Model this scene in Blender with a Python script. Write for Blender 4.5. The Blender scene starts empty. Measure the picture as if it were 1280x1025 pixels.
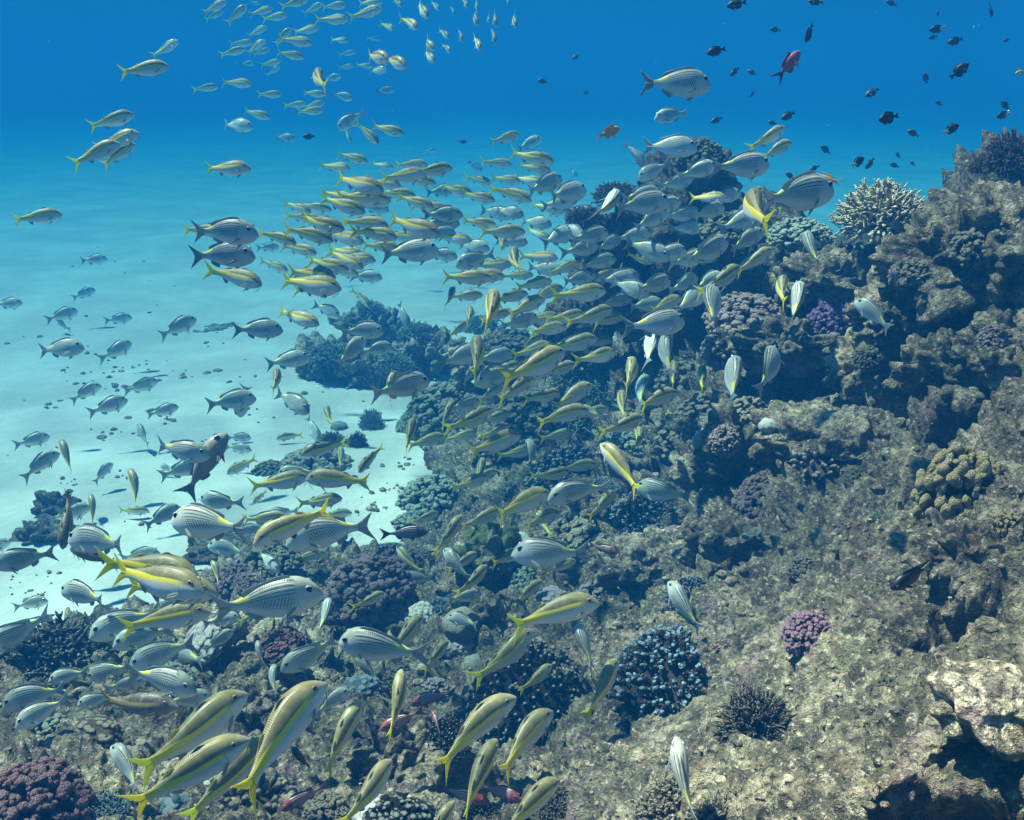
import bpy, bmesh, math, random
import numpy as np
from mathutils import Vector, Matrix, Quaternion
from mathutils.bvhtree import BVHTree

random.seed(7)
rng = np.random.default_rng(11)
scene = bpy.context.scene
COL = scene.collection
R = math.radians

# ------------------------------------------------------------------ camera
IMG_W, IMG_H = 1280.0, 1025.0
FOV = R(54.0)
PITCH = R(18.6)
CAM_Z = 3.0
cam_data = bpy.data.cameras.new('camera')
cam_data.sensor_fit = 'HORIZONTAL'
cam_data.angle = FOV
cam_data.clip_start = 0.02
cam_data.clip_end = 500.0
cam = bpy.data.objects.new('camera', cam_data)
COL.objects.link(cam)
cam.location = (0, 0, CAM_Z)
cam.rotation_euler = (math.pi / 2 - PITCH, 0, 0)
scene.camera = cam
FPX = IMG_W / 2 / math.tan(FOV / 2)
C0 = Vector((0, 0, CAM_Z))
RIGHT = Vector((1, 0, 0))
FWD = Vector((0, math.cos(PITCH), -math.sin(PITCH)))
UP = Vector((0, math.sin(PITCH), math.cos(PITCH)))

def ray(px, py):
    return (FWD + RIGHT * ((px - IMG_W / 2) / FPX) + UP * ((IMG_H / 2 - py) / FPX))   # depth 1 along the view axis

def at(px, py, dist):
    """the point seen at a photo pixel, dist metres from the lens"""
    return C0 + ray(px, py).normalized() * dist

# ------------------------------------------------------------------ light, sky, exposure
SUN_EL, SUN_AZ = R(63), R(-70)          # azimuth from +Y towards +X
sun_dir = Vector((math.sin(SUN_AZ) * math.cos(SUN_EL), math.cos(SUN_AZ) * math.cos(SUN_EL), math.sin(SUN_EL)))
sun_data = bpy.data.lights.new('sun', 'SUN')
sun_data.energy = 5.0
sun_data.angle = R(1.2)
sun_data.color = (1.0, 0.80, 0.67)
sun = bpy.data.objects.new('sun', sun_data)
COL.objects.link(sun)
sun.rotation_mode = 'QUATERNION'
sun.rotation_quaternion = sun_dir.to_track_quat('Z', 'Y')
sun.location = (0, 0, 12)

world = bpy.data.worlds.new('World')
scene.world = world
world.use_nodes = True
nt = world.node_tree
nt.nodes.clear()
wo = nt.nodes.new('ShaderNodeOutputWorld')
bg = nt.nodes.new('ShaderNodeBackground')
sky = nt.nodes.new('ShaderNodeTexSky')
sky.sky_type = 'NISHITA'
sky.sun_disc = False
sky.sun_elevation = SUN_EL
sky.sun_rotation = SUN_AZ
tint = nt.nodes.new('ShaderNodeMix')
tint.data_type = 'RGBA'
tint.blend_type = 'MULTIPLY'
tint.inputs[0].default_value = 1.0
# daylight filtered by the sea: brightest from overhead, deep blue along the level
tc = nt.nodes.new('ShaderNodeTexCoord')
sx = nt.nodes.new('ShaderNodeSeparateXYZ')
nt.links.new(tc.outputs['Generated'], sx.inputs[0])
mr = nt.nodes.new('ShaderNodeMapRange')
mr.interpolation_type = 'SMOOTHSTEP'
mr.inputs[1].default_value = 0.03
mr.inputs[2].default_value = 0.55
nt.links.new(sx.outputs[2], mr.inputs[0])
wc = nt.nodes.new('ShaderNodeMix')
wc.data_type = 'RGBA'
wc.inputs[6].default_value = (0.005, 0.11, 0.27, 1)
wc.inputs[7].default_value = (0.17, 0.48, 0.60, 1)
nt.links.new(mr.outputs[0], wc.inputs[0])
nt.links.new(wc.outputs[2], tint.inputs[7])
nt.links.new(sky.outputs[0], tint.inputs[6])
nt.links.new(tint.outputs[2], bg.inputs[0])
bg.inputs[1].default_value = 0.115
nt.links.new(bg.outputs[0], wo.inputs[0])

scene.view_settings.view_transform = 'Standard'
scene.view_settings.look = 'None'
scene.view_settings.gamma = 1.0
scene.view_settings.exposure = 1.27
scene.render.engine = 'CYCLES'
cy = scene.cycles
cy.use_denoising = True
cy.max_bounces = 6
cy.diffuse_bounces = 2
cy.glossy_bounces = 1
cy.transmission_bounces = 2
cy.transparent_max_bounces = 6
cy.volume_bounces = 1
cy.caustics_reflective = False
cy.caustics_refractive = False
cy.sample_clamp_indirect = 4.0

# ------------------------------------------------------------------ helpers
def node_mat(name):
    m = bpy.data.materials.new(name)
    m.use_nodes = True
    t = m.node_tree
    t.nodes.clear()
    return m, NB(t)

class NB:
    """small node builder: values are floats, tuples or sockets"""
    def __init__(s, t):
        s.t = t
    def put(s, sock, v):
        if hasattr(v, 'is_output'):
            s.t.links.new(v, sock)
        elif v is not None:
            if hasattr(sock.default_value, '__len__'):
                n = len(sock.default_value)
                v = tuple(v)
                sock.default_value = (v + (1.0,))[:n] if len(v) < n else v[:n]
            else:
                sock.default_value = v
    def m(s, op, a, b=None, c=None, clamp=False):
        n = s.t.nodes.new('ShaderNodeMath')
        n.operation = op
        n.use_clamp = clamp
        for i, v in enumerate((a, b, c)):
            if v is not None:
                s.put(n.inputs[i], v)
        return n.outputs[0]
    def ss(s, v, lo, hi, a=0.0, b=1.0):
        n = s.t.nodes.new('ShaderNodeMapRange')
        n.interpolation_type = 'SMOOTHSTEP'
        for i, x in enumerate((v, lo, hi, a, b)):
            s.put(n.inputs[i], x)
        return n.outputs[0]
    def mix(s, f, a, b, mode='MIX'):
        n = s.t.nodes.new('ShaderNodeMix')
        n.data_type = 'RGBA'
        n.blend_type = mode
        s.put(n.inputs[0], f)
        s.put(n.inputs[6], a)
        s.put(n.inputs[7], b)
        return n.outputs[2]
    def attr(s, name, out='Fac'):
        n = s.t.nodes.new('ShaderNodeAttribute')
        n.attribute_name = name
        return n.outputs[out]
    def coord(s, which='Object'):
        n = s.t.nodes.new('ShaderNodeTexCoord')
        return n.outputs[which]
    def rnd(s):
        n = s.t.nodes.new('ShaderNodeObjectInfo')
        return n.outputs['Random']
    def noise(s, vec, scale, detail=4, rough=0.6, out=0, dist=0.0):
        n = s.t.nodes.new('ShaderNodeTexNoise')
        s.put(n.inputs['Vector'], vec)
        n.inputs['Scale'].default_value = scale
        n.inputs['Detail'].default_value = detail
        n.inputs['Roughness'].default_value = rough
        n.inputs['Distortion'].default_value = dist
        return n.outputs[out]
    def voro(s, vec, scale, feature='F1', out='Distance'):
        n = s.t.nodes.new('ShaderNodeTexVoronoi')
        n.feature = feature
        s.put(n.inputs['Vector'], vec)
        n.inputs['Scale'].default_value = scale
        return n.outputs[out]
    def ramp(s, f, stops):
        n = s.t.nodes.new('ShaderNodeValToRGB')
        e = n.color_ramp.elements
        while len(e) < len(stops):
            e.new(0.5)
        for el, (p, c) in zip(e, stops):
            el.position = p
            el.color = tuple(c) + (1.0,) if len(c) == 3 else c
        s.put(n.inputs[0], f)
        return n.outputs[0]
    def comb(s, x, y, z):
        n = s.t.nodes.new('ShaderNodeCombineXYZ')
        for i, v in enumerate((x, y, z)):
            s.put(n.inputs[i], v)
        return n.outputs[0]
    def bump(s, h, strength=0.5, dist=0.01):
        n = s.t.nodes.new('ShaderNodeBump')
        n.inputs['Strength'].default_value = strength
        n.inputs['Distance'].default_value = dist
        s.put(n.inputs['Height'], h)
        return n.outputs[0]
    def out(s, col, rough=0.8, normal=None, spec=0.3, translucent=None, metal=0.0):
        p = s.t.nodes.new('ShaderNodeBsdfPrincipled')
        s.put(p.inputs['Base Color'], col)
        s.put(p.inputs['Roughness'], rough)
        s.put(p.inputs['Specular IOR Level'], spec)
        s.put(p.inputs['Metallic'], metal)
        if normal is not None:
            s.put(p.inputs['Normal'], normal)
        sh = p.outputs[0]
        if translucent is not None:
            tr = s.t.nodes.new('ShaderNodeBsdfTranslucent')
            s.put(tr.inputs[0], col)
            mx = s.t.nodes.new('ShaderNodeMixShader')
            s.put(mx.inputs[0], translucent)
            s.t.links.new(sh, mx.inputs[1])
            s.t.links.new(tr.outputs[0], mx.inputs[2])
            sh = mx.outputs[0]
        o = s.t.nodes.new('ShaderNodeOutputMaterial')
        s.t.links.new(sh, o.inputs[0])

def new_mesh(name, verts, faces, mat=None, attrs=None, smooth=True):
    me = bpy.data.meshes.new(name)
    verts = np.asarray(verts, dtype=np.float32)
    me.from_pydata(verts.tolist(), [], faces if isinstance(faces, list) else faces.tolist())
    if smooth:
        me.polygons.foreach_set('use_smooth', [True] * len(me.polygons))
    for k, v in (attrs or {}).items():
        a = me.attributes.new(k, 'FLOAT', 'POINT')
        a.data.foreach_set('value', np.asarray(v, dtype=np.float32))
    if mat:
        me.materials.append(mat)
    me.update()
    return me

def grid_mesh(name, P, mat):
    """mesh from an (n, m, 3) array of points"""
    n, m = P.shape[:2]
    idx = np.arange(n * m).reshape(n, m)
    q = np.stack([idx[:-1, :-1], idx[:-1, 1:], idx[1:, 1:], idx[1:, :-1]], -1).reshape(-1, 4)
    me = bpy.data.meshes.new(name)
    me.vertices.add(n * m)
    me.vertices.foreach_set('co', P.reshape(-1).astype(np.float32))
    me.loops.add(q.size)
    me.loops.foreach_set('vertex_index', q.reshape(-1).astype(np.int32))
    me.polygons.add(len(q))
    me.polygons.foreach_set('loop_start', (np.arange(len(q)) * 4).astype(np.int32))
    me.polygons.foreach_set('use_smooth', np.ones(len(q), dtype=bool))
    me.materials.append(mat)
    me.update(calc_edges=True)
    me.validate()
    return me, q

def link(name, me, label=None, cat=None, group=None, kind=None, parent=None):
    o = bpy.data.objects.new(name, me)
    COL.objects.link(o)
    if parent is not None:
        o.parent = parent
    if label: o['label'] = label
    if cat: o['category'] = cat
    if group: o['group'] = group
    if kind: o['kind'] = kind
    return o

# ---- vectorised gradient noise
_perm = rng.permutation(256).astype(np.int64)
_perm = np.concatenate([_perm, _perm, _perm])
_grad = rng.normal(size=(256, 3))
_grad /= np.linalg.norm(_grad, axis=1, keepdims=True)

def pnoise(p):
    p = np.asarray(p, dtype=np.float64)
    i = np.floor(p).astype(np.int64)
    f = p - i
    i &= 255
    u = f * f * f * (f * (f * 6 - 15) + 10)
    r = 0
    for dx in (0, 1):
        for dy in (0, 1):
            for dz in (0, 1):
                h = _perm[_perm[_perm[(i[:, 0] + dx) & 255] + ((i[:, 1] + dy) & 255)] + ((i[:, 2] + dz) & 255)]
                g = _grad[h]
                d = g[:, 0] * (f[:, 0] - dx) + g[:, 1] * (f[:, 1] - dy) + g[:, 2] * (f[:, 2] - dz)
                w = (u[:, 0] if dx else 1 - u[:, 0]) * (u[:, 1] if dy else 1 - u[:, 1]) * (u[:, 2] if dz else 1 - u[:, 2])
                r = r + d * w
    return r * 1.5

def fbm(p, octaves=4, gain=0.5, lac=2.03, ridged=False):
    a, s = 1.0, 0.0
    p = np.asarray(p, dtype=np.float64)
    for k in range(octaves):
        n = pnoise(p + 17.3 * k)
        if ridged:
            n = 1 - 2 * np.abs(n) * 1.3
        s = s + a * n
        a *= gain
        p = p * lac
    return s

def smooth01(x):
    x = np.clip(x, 0, 1)
    return x * x * (3 - 2 * x)
# ------------------------------------------------------------------ materials of the setting
def reef_material(name, light=1.0, warm=0.0, scale=1.0):
    m, b = node_mat(name)
    co = b.coord('Object')
    n1 = b.noise(co, 2.2 * scale, 6, 0.62)
    n2 = b.noise(co, 11 * scale, 6, 0.68)
    n3 = b.noise(co, 46 * scale, 5, 0.72)
    n4 = b.noise(co, 130 * scale, 3, 0.7)
    L = light
    base = b.ramp(n2, [(0.30, (0.022 * L, 0.021 * L, 0.017 * L)), (0.43, (0.110 * L, 0.092 * L, 0.066 * L)),
                       (0.54, (0.265 * L, (0.220 - 0.01 * warm) * L, (0.142 - 0.02 * warm) * L)),
                       (0.66, (0.58 * L, (0.485 - 0.02 * warm) * L, (0.315 - 0.03 * warm) * L))])
    # turf algae, coralline crust and bare lime patches
    alg = b.ss(n1, 0.42, 0.60)
    c = b.mix(b.m('MULTIPLY', alg, 0.55), base, (0.080 * L, 0.075 * L, 0.050 * L))
    cr = b.ss(b.noise(b.comb(b.m('ADD', co_x(b, co), 3.1), co_y(b, co), co_z(b, co)), 5.5 * scale, 5, 0.7), 0.56, 0.66)
    c = b.mix(b.m('MULTIPLY', cr, 0.55), c, (0.30 * L, 0.185 * L, 0.20 * L))
    ru = b.ss(b.noise(b.comb(co_x(b, co), b.m('ADD', co_y(b, co), 9.0), co_z(b, co)), 8.0 * scale, 5, 0.7), 0.58, 0.70)
    c = b.mix(b.m('MULTIPLY', ru, 0.6), c, (0.21 * L, 0.115 * L, 0.055 * L))
    gr = b.ss(b.noise(b.comb(co_x(b, co), co_y(b, co), b.m('ADD', co_z(b, co), 5.0)), 7.0 * scale, 5, 0.7), 0.57, 0.68)
    c = b.mix(b.m('MULTIPLY', gr, 0.5), c, (0.15 * L, 0.17 * L, 0.075 * L))
    lm = b.ss(b.noise(b.comb(co_x(b, co), co_y(b, co), b.m('ADD', co_z(b, co), 15.0)), 3.6 * scale, 6, 0.72), 0.55, 0.64)
    c = b.mix(b.m('MULTIPLY', lm, 0.55), c, (0.58 * L, 0.47 * L, 0.35 * L))
    pale = b.ss(n3, 0.54, 0.66)
    c = b.mix(b.m('MULTIPLY', pale, 0.75), c, (0.70 * L, 0.58 * L, 0.42 * L))
    dk = b.ss(n3, 0.47, 0.37)
    c = b.mix(b.m('MULTIPLY', dk, 0.75), c, (0.022, 0.022, 0.016))
    sp = b.ss(n4, 0.60, 0.70)
    c = b.mix(b.m('MULTIPLY', sp, 0.5), c, (0.60 * L, 0.56 * L, 0.47 * L))
    h = b.m('ADD', b.m('MULTIPLY', n3, 0.6), b.m('MULTIPLY', n4, 0.4))
    h = b.m('SUBTRACT', h, b.m('MULTIPLY', b.ss(b.voro(co, 34 * scale), 0.36, 0.12), 0.25))
    b.out(c, 0.9, b.bump(h, 1.0, 0.05), 0.15)
    return m

def _sep(b, v, k):
    n = b.t.nodes.new('ShaderNodeSeparateXYZ')
    b.put(n.inputs[0], v)
    return n.outputs[k]
def co_x(b, v): return _sep(b, v, 0)
def co_y(b, v): return _sep(b, v, 1)
def co_z(b, v): return _sep(b, v, 2)

def sand_material():
    m, b = node_mat('coral_sand')
    co = b.coord('Object')
    n1 = b.noise(co, 0.8, 6, 0.65)
    n2 = b.noise(co, 9, 6, 0.7)
    n3 = b.noise(co, 60, 3, 0.7)
    c = b.mix(b.ss(n1, 0.35, 0.7), (0.36, 0.35, 0.32), (0.47, 0.46, 0.42))
    c = b.mix(b.m('MULTIPLY', b.ss(n2, 0.60, 0.74), 0.55), c, (0.30, 0.29, 0.23))
    c = b.mix(b.m('MULTIPLY', b.ss(n3, 0.60, 0.72), 0.4), c, (0.36, 0.34, 0.28))
    w = b.noise(b.comb(b.m('MULTIPLY', co_x(b, co), 0.35), co_y(b, co), 0.0), 7.0, 4, 0.6)
    b.out(c, 0.95, b.bump(b.m('ADD', w, b.m('MULTIPLY', n2, 0.6)), 0.7, 0.05), 0.1)
    return m

M_REEF = reef_material('reef_rock', 1.0)
M_REEF_PALE = reef_material('pale_reef_rock', 1.5, 0.3, 1.2)
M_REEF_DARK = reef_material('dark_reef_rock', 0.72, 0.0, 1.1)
M_RUBBLE = reef_material('sand_rubble_rock', 1.7, 0.0, 2.0)
M_PLATE = reef_material('sunlit_cream_reef_plate', 2.1, 0.2, 1.3)  # cream rock, with sunlight put into its colour by the raised tone
M_SAND = sand_material()

# ------------------------------------------------------------------ seabed and reef
def polar(r0, r1, nr, a0, a1, na):
    r = np.exp(np.linspace(math.log(r0), math.log(r1), nr))
    a = np.linspace(R(a0), R(a1), na)
    rr, aa = np.meshgrid(r, a, indexing='ij')
    return rr * np.sin(aa), rr * np.cos(aa)

def sand_z(x, y):
    p = np.stack([x.ravel(), y.ravel(), np.zeros(x.size)], 1)
    z = 0.12 * pnoise(p * 0.35) + 0.025 * pnoise(p * 1.1 + 5) + 0.009 * pnoise(p * 3.2 * np.array([0.6, 1.2, 1]) + 9) + 0.007 * pnoise(p * 9 * np.array([0.5, 1.2, 1]))
    return z.reshape(x.shape)

SX, SY = polar(1.0, 110, 460, -62, 62, 420)
SP = np.stack([SX, SY, sand_z(SX, SY)], -1)
sand_me, _ = grid_mesh('seabed', SP, M_SAND)
link('seabed', sand_me, kind='structure')

# control points of the reef slope: photo pixel and distance along the ray
RC = [(0,1025,3.0),(0,950,3.3),(0,880,4.1),(60,815,4.9),(-60,860,4.4),(150,830,4.6),(250,850,4.3),(270,760,5.4),(350,700,6.2),
      (180,1000,3.1),(350,1000,3.0),(350,900,3.9),(470,770,5.4),(420,800,5.0),(470,900,3.9),(520,1025,2.8),(560,660,6.7),(600,700,6.0),
      (640,1025,2.6),(640,930,3.3),(640,800,4.4),(700,600,6.7),(700,700,5.4),(760,780,4.2),(800,860,3.2),(800,930,2.75),(850,1025,2.1),
      (800,680,5.0),(870,740,4.0),(880,640,4.9),(900,560,5.2),(950,760,3.3),(960,660,3.8),(1000,900,2.35),(1000,1025,1.8),(1000,580,4.4),
      (1060,520,4.8),(1050,640,3.7),(1100,430,5.1),(1120,560,4.1),(1150,350,5.3),(1150,700,2.9),(1150,900,2.0),(1150,800,2.45),
      (1280,1025,1.45),(1280,850,1.85),(1280,650,2.7),(1280,520,3.4),(1280,400,4.2),(1280,280,4.8),(1270,225,5.2),(1200,245,5.5),(1130,290,5.6),
      (1050,345,6.0),(1000,400,6.2),(930,440,6.2),(880,480,6.2),(800,540,6.2),(740,540,6.9),(660,560,7.2),(600,560,7.5),(560,560,7.8),
      (850,420,7.0),(700,470,8.0),(640,480,8.4),(600,470,8.8),(760,420,8.2)]
XYZ = [tuple(at(*c)) for c in RC]
# places where the reef has gone down under the sand, and ground outside the picture
for (px, py) in [(-250,800),(-100,780),(60,735),(150,740),(240,690),(310,660),(400,665),(440,650),(500,610),(500,560),(520,510),(560,440),(620,400),(690,360),(760,345),(900,330),(1050,305),(1060,285)]:
    d = ray(px, py)
    t = -CAM_Z / d.z
    p = C0 + d * t
    XYZ.append((p.x, p.y, -0.18))
XYZ += [(-3.4,3.0,0.2),(-4.5,5.0,-0.2),(2.6,1.4,2.35),(3.4,3.0,2.55),(3.8,4.6,2.6),(4.6,6.0,2.3),(5.5,7.6,1.2),(3.4,7.8,-0.2),(5.0,9.5,-0.3),(2.4,9.0,-0.25),(0.0,0.8,0.9),(-1.5,1.0,0.6),(1.0,0.6,1.6),
        (-2.5,9,-0.25),(0,11,-0.3),(3,11.5,-0.3),(7,10,-0.3),(8,6,1.8),(8,3,2.6)]
XYZ = np.array(XYZ)
def _tps(d2):
    return 0.5 * d2 * np.log(np.maximum(d2, 1e-12))
_n = len(XYZ)
_d2 = ((XYZ[:, None, :2] - XYZ[None, :, :2]) ** 2).sum(-1)
A = np.zeros((_n + 3, _n + 3))
A[:_n, :_n] = _tps(_d2) + np.eye(_n) * 0.02
A[:_n, _n] = 1; A[:_n, _n + 1:] = XYZ[:, :2]
A[_n:, :_n] = A[:_n, _n:].T
_w = np.linalg.solve(A, np.concatenate([XYZ[:, 2], np.zeros(3)]))
def base_z(x, y):
    q = np.stack([x.ravel(), y.ravel()], 1)
    out = np.empty(len(q))
    for k in range(0, len(q), 40000):
        s = q[k:k + 40000]
        d2 = ((s[:, None, :] - XYZ[None, :, :2]) ** 2).sum(-1)
        out[k:k + 40000] = _tps(d2) @ _w[:_n] + _w[_n] + s @ _w[_n + 1:]
    return out.reshape(x.shape)

# hollows and holes in the reef: photo pixel, distance, radius and depth in metres
PITS = [(905,690,3.9,0.16,0.34),(1240,725,2.4,0.15,0.34),(1235,1000,1.62,0.12,0.26),(830,560,5.7,0.26,0.45),(640,900,3.7,0.26,0.30),(690,870,3.6,0.2,0.25),
        (1160,440,4.6,0.26,0.5),(1060,480,4.9,0.22,0.45),(1215,520,3.9,0.16,0.3),(1130,520,4.5,0.16,0.35),(1040,430,5.4,0.2,0.3),(1130,620,3.5,0.12,0.2),(250,890,4.0,0.13,0.25),(460,840,4.6,0.22,0.3),
        (90,860,4.4,0.16,0.2),(640,760,4.8,0.14,0.2),(1240,330,4.6,0.2,0.3),(860,660,4.9,0.15,0.25),(600,960,3.1,0.12,0.18),(1110,400,4.9,0.12,0.25)]
NR, NA = 680, 1150
GX, GY = polar(0.75, 13.0, NR, -52, 56, NA)
GZ = base_z(GX, GY)
for (px, py, d, r, dep) in PITS:
    p = at(px, py, d)
    q = ((GX - p.x) ** 2 + (GY - p.y) ** 2) / (r * r)
    GZ = GZ - dep * np.exp(-q * q)
GP = np.stack([GX, GY, GZ], -1)
def grid_normals(P):
    u = np.gradient(P, axis=0); v = np.gradient(P, axis=1)
    n = np.cross(v, u)
    n /= np.linalg.norm(n, axis=-1, keepdims=True) + 1e-12
    n[n[..., 2] < 0] *= -1
    return n
def rough(P, amp, k=1.0):
    """reef relief along the normals: lumps, crags and grit"""
    q = P.reshape(-1, 3)
    warp = np.stack([pnoise(q * 1.7 + 40), pnoise(q * 1.7 + 80), pnoise(q * 1.7 + 120)], 1) * 0.16
    w = q + warp
    d = 0.10 * (np.abs(pnoise(w * 2.1)) * 2 - 0.55)
    d += 0.065 * (np.abs(pnoise(w * 5.0 + 7)) * 2 - 0.5)
    d += 0.036 * (np.abs(pnoise(w * 11.0 + 3)) * 2 - 0.5)
    d += 0.027 * (np.abs(pnoise(w * 23.0 + 31)) * 2 - 0.5)
    d += 0.015 * (pnoise(w * 52.0 + 13))
    d += 0.009 * pnoise(q * 105.0 + 3)
    return (d * k).reshape(P.shape[:2]) * amp
# the near right slope is a worn flat, the crest behind it is craggy
amp = 0.60 + 0.95 * smooth01((GY - 2.4) / 2.0) * (0.6 + 0.4 * smooth01((GX + 0.6) / 1.2))
amp = amp * smooth01((GZ + 0.15) / 0.25)
GP = GP + grid_normals(GP) * rough(GP, amp)[..., None]
reef_me, _ = grid_mesh('reef_slope', GP, M_REEF)
link('reef_slope', reef_me, kind='structure')

# ------------------------------------------------------------------ a coarse copy to find where a ray lands
BV, BF = [], []
def bvh_add(P):
    n, m = P.shape[:2]
    o = sum(len(v) for v in BV)
    idx = np.arange(n * m).reshape(n, m) + o
    BV.append(P.reshape(-1, 3))
    BF.append(np.stack([idx[:-1, :-1], idx[:-1, 1:], idx[1:, 1:], idx[1:, :-1]], -1).reshape(-1, 4))
bvh_add(GP[::4, ::4]); bvh_add(SP[::3, ::3])
def bvh_build():
    return BVHTree.FromPolygons(np.concatenate(BV).tolist(), sum((f.tolist() for f in BF), []))
BVH = bvh_build()
def hit(px, py):
    d = ray(px, py).normalized()
    loc, nor, i, dist = BVH.ray_cast(C0, d)
    if loc is None:
        return C0 + d * 30, Vector((0, 0, 1)), 30.0
    if nor.dot(d) > 0: nor = -nor
    return loc, nor, dist
# ------------------------------------------------------------------ rocks
def ico(sub):
    bm = bmesh.new()
    bmesh.ops.create_icosphere(bm, subdivisions=sub, radius=1.0)
    v = np.array([x.co[:] for x in bm.verts])
    f = [[x.index for x in p.verts] for p in bm.faces]
    bm.free()
    return v, f
ICO = {k: ico(k) for k in (1, 2, 3, 4, 5, 6)}

def rock_mesh(name, size, seed, mat, sub=6, craggy=1.0, flat=0.0):
    """size = half extents in metres; relief is in metres so grit has one scale on every rock"""
    v, f = ICO[sub]
    s = np.array(size)
    off = seed * 13.7
    big = 1 + 0.38 * pnoise(v * 1.25 + off) + 0.22 * pnoise(v * 2.7 + off + 5)
    p = v * big[:, None]
    if flat:                                       # worn top
        p[:, 2] = np.where(p[:, 2] > 0, p[:, 2] * (1 - flat) + flat * 0.75 * np.tanh(p[:, 2] * 2.2), p[:, 2])
    p = p * s
    n = v / s
    n /= np.linalg.norm(n, axis=1, keepdims=True)
    q = p + off
    m = min(s)
    w = q + 0.08 * np.stack([pnoise(q * 3 + 4), pnoise(q * 3 + 44), pnoise(q * 3 + 84)], 1)
    d = 0.20 * m * (np.abs(pnoise(w * (0.9 / m))) * 2 - 0.5)
    d += 0.045 * (np.abs(pnoise(w * 8.0 + 7)) * 2 - 0.5) * min(1, m / 0.12)
    d += 0.026 * (np.abs(pnoise(w * 17.0 + 9)) * 2 - 0.5)
    d += 0.012 * pnoise(w * 38 + 3) + 0.007 * pnoise(w * 85)
    p = p + n * (d * craggy)[:, None]
    return new_mesh(name, p, f, mat)

ROCKS = []
def rock(px, py, w, h, depth_k=1.0, sink=0.35, mat=None, seed=None, sub=6, craggy=1.0, flat=0.0, label='', dist=None, name='reef_rock', tilt=0.0):
    if dist == 'sand':                             # stands on the sand under its lower edge
        p, nor, d = hit(px, py + h * 0.40)
        p = p + Vector((0, 0, h * 0.32 * d / FPX)); dist = None
    else:
        p, nor, d = hit(px, py)
    if dist: p, d = at(px, py, dist), dist
    sx = w * d / FPX / 2; sz = h * d / FPX / 2; sy = (sx + sz) / 2 * depth_k
    seed = seed if seed is not None else len(ROCKS) + 3
    o = link(name, rock_mesh(name, (sx, sy, sz), seed, mat or M_REEF, sub, craggy, flat), label, 'rock', None)
    view = (p - C0).normalized()
    hv_ = Vector((view.x, view.y, 0)).normalized()
    o.location = p + hv_ * (sy * sink)
    o.rotation_euler = (0, tilt, random.uniform(-0.25, 0.25) - math.atan2(view.x, view.y))
    ROCKS.append(o)
    M = Matrix.LocRotScale(o.location, o.rotation_euler, None)
    v = np.array([x.co[:] for x in o.data.vertices])
    k = np.array(M.to_3x3())
    off = sum(len(a) for a in BV)
    BV.append(v @ k.T + np.array(o.location))
    BF.append(np.array([list(x.vertices) for x in o.data.polygons]) + off)
    return o

# the tall dark outcrop behind the school, built from stacked blocks of reef
rock(862, 305, 130, 235, 1.0, 0.3, M_REEF_DARK, 21, dist=6.9, label='tall dark block of the reef outcrop behind the thickest part of the shoal')
rock(778, 325, 125, 110, 1.0, 0.3, M_REEF_DARK, 22, dist=6.9, label='low dark block of the outcrop, under its left bushy coral')
rock(955, 345, 150, 150, 1.0, 0.3, M_REEF_DARK, 23, dist=6.7, label='dark block of the outcrop under the round pale bush coral')
rock(722, 415, 95, 80, 1.0, 0.3, M_REEF_DARK, 24, dist=7.3, label='dark rock at the foot of the outcrop behind the goatfish shoal')
rock(835, 400, 130, 90, 1.0, 0.3, M_REEF_DARK, 26, dist=7.0, label='dark base of the outcrop in deep shade below the shoal')
rock(872, 212, 60, 50, 1.0, 0.3, M_REEF_DARK, 25, dist=6.8, sub=5, label='dark peak of the outcrop under the brown bush coral')
# the reef crest at the right
rock(1235, 325, 210, 150, 1.0, 0.2, M_REEF, 31, craggy=1.2, dist=4.55, label='big craggy brown rock at the right edge of the reef crest', tilt=-0.15)
rock(1165, 400, 190, 105, 1.0, 0.1, M_REEF, 32, flat=0.4, dist=4.75, craggy=1.1, label='broad overhanging rock with black shade under its front edge')
rock(1060, 355, 150, 70, 1.0, 0.2, M_REEF, 33, dist=5.6, craggy=1.1, label='knobbly grey rock between the cream staghorn coral and the overhang')
rock(975, 425, 165, 62, 1.0, 0.1, M_REEF, 34, flat=0.6, dist=5.45, label='flat pale ledge under the pink cauliflower coral')
rock(1105, 475, 120, 100, 1.0, 0.2, M_REEF, 35, dist=4.75, craggy=1.2, label='rounded crag below the violet coral')
rock(1200, 475, 130, 90, 1.0, 0.2, M_REEF, 36, dist=4.2, craggy=1.2, label='dark crag between the overhang and the yellow-brown cauliflower coral')
rock(1255, 440, 90, 80, 1.0, 0.2, M_REEF, 37, dist=4.1, sub=5, label='smooth round boulder at the right edge under the craggy brown rock')
rock(1060, 555, 190, 70, 1.0, 0.3, M_REEF_PALE, 38, flat=0.5, dist=4.35, label='pale shelf of rock that carries the white finger coral')
rock(925, 595, 110, 130, 1.0, 0.25, M_REEF_DARK, 39, dist=4.75, craggy=1.3, label='dark ragged rock wall left of the purple mound coral')
rock(872, 592, 66, 48, 1.0, 0.2, M_REEF_PALE, 40, sub=5, dist=4.9, label='whitish boulder beside the blue clam')
rock(815, 700, 125, 66, 1.0, 0.15, M_REEF_PALE, 41, flat=0.5, dist=4.55, craggy=0.8, label='pale flat-topped boulder above the blue-tipped coral thicket', tilt=-0.2)
rock(620, 692, 100, 52, 1.0, 0.2, M_REEF_PALE, 42, dist=5.6, craggy=1.2, label='bright white lump of dead coral between two striped bream')
rock(597, 775, 74, 60, 1.0, 0.2, M_REEF, 43, sub=5, dist=4.8, label='pinkish knobbly rock right of the smooth brain coral')
rock(478, 772, 120, 42, 1.0, 0.2, M_REEF_DARK, 44, sub=5, dist=5.2, label='low dark slab under the round purple-brown cauliflower coral')
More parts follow.
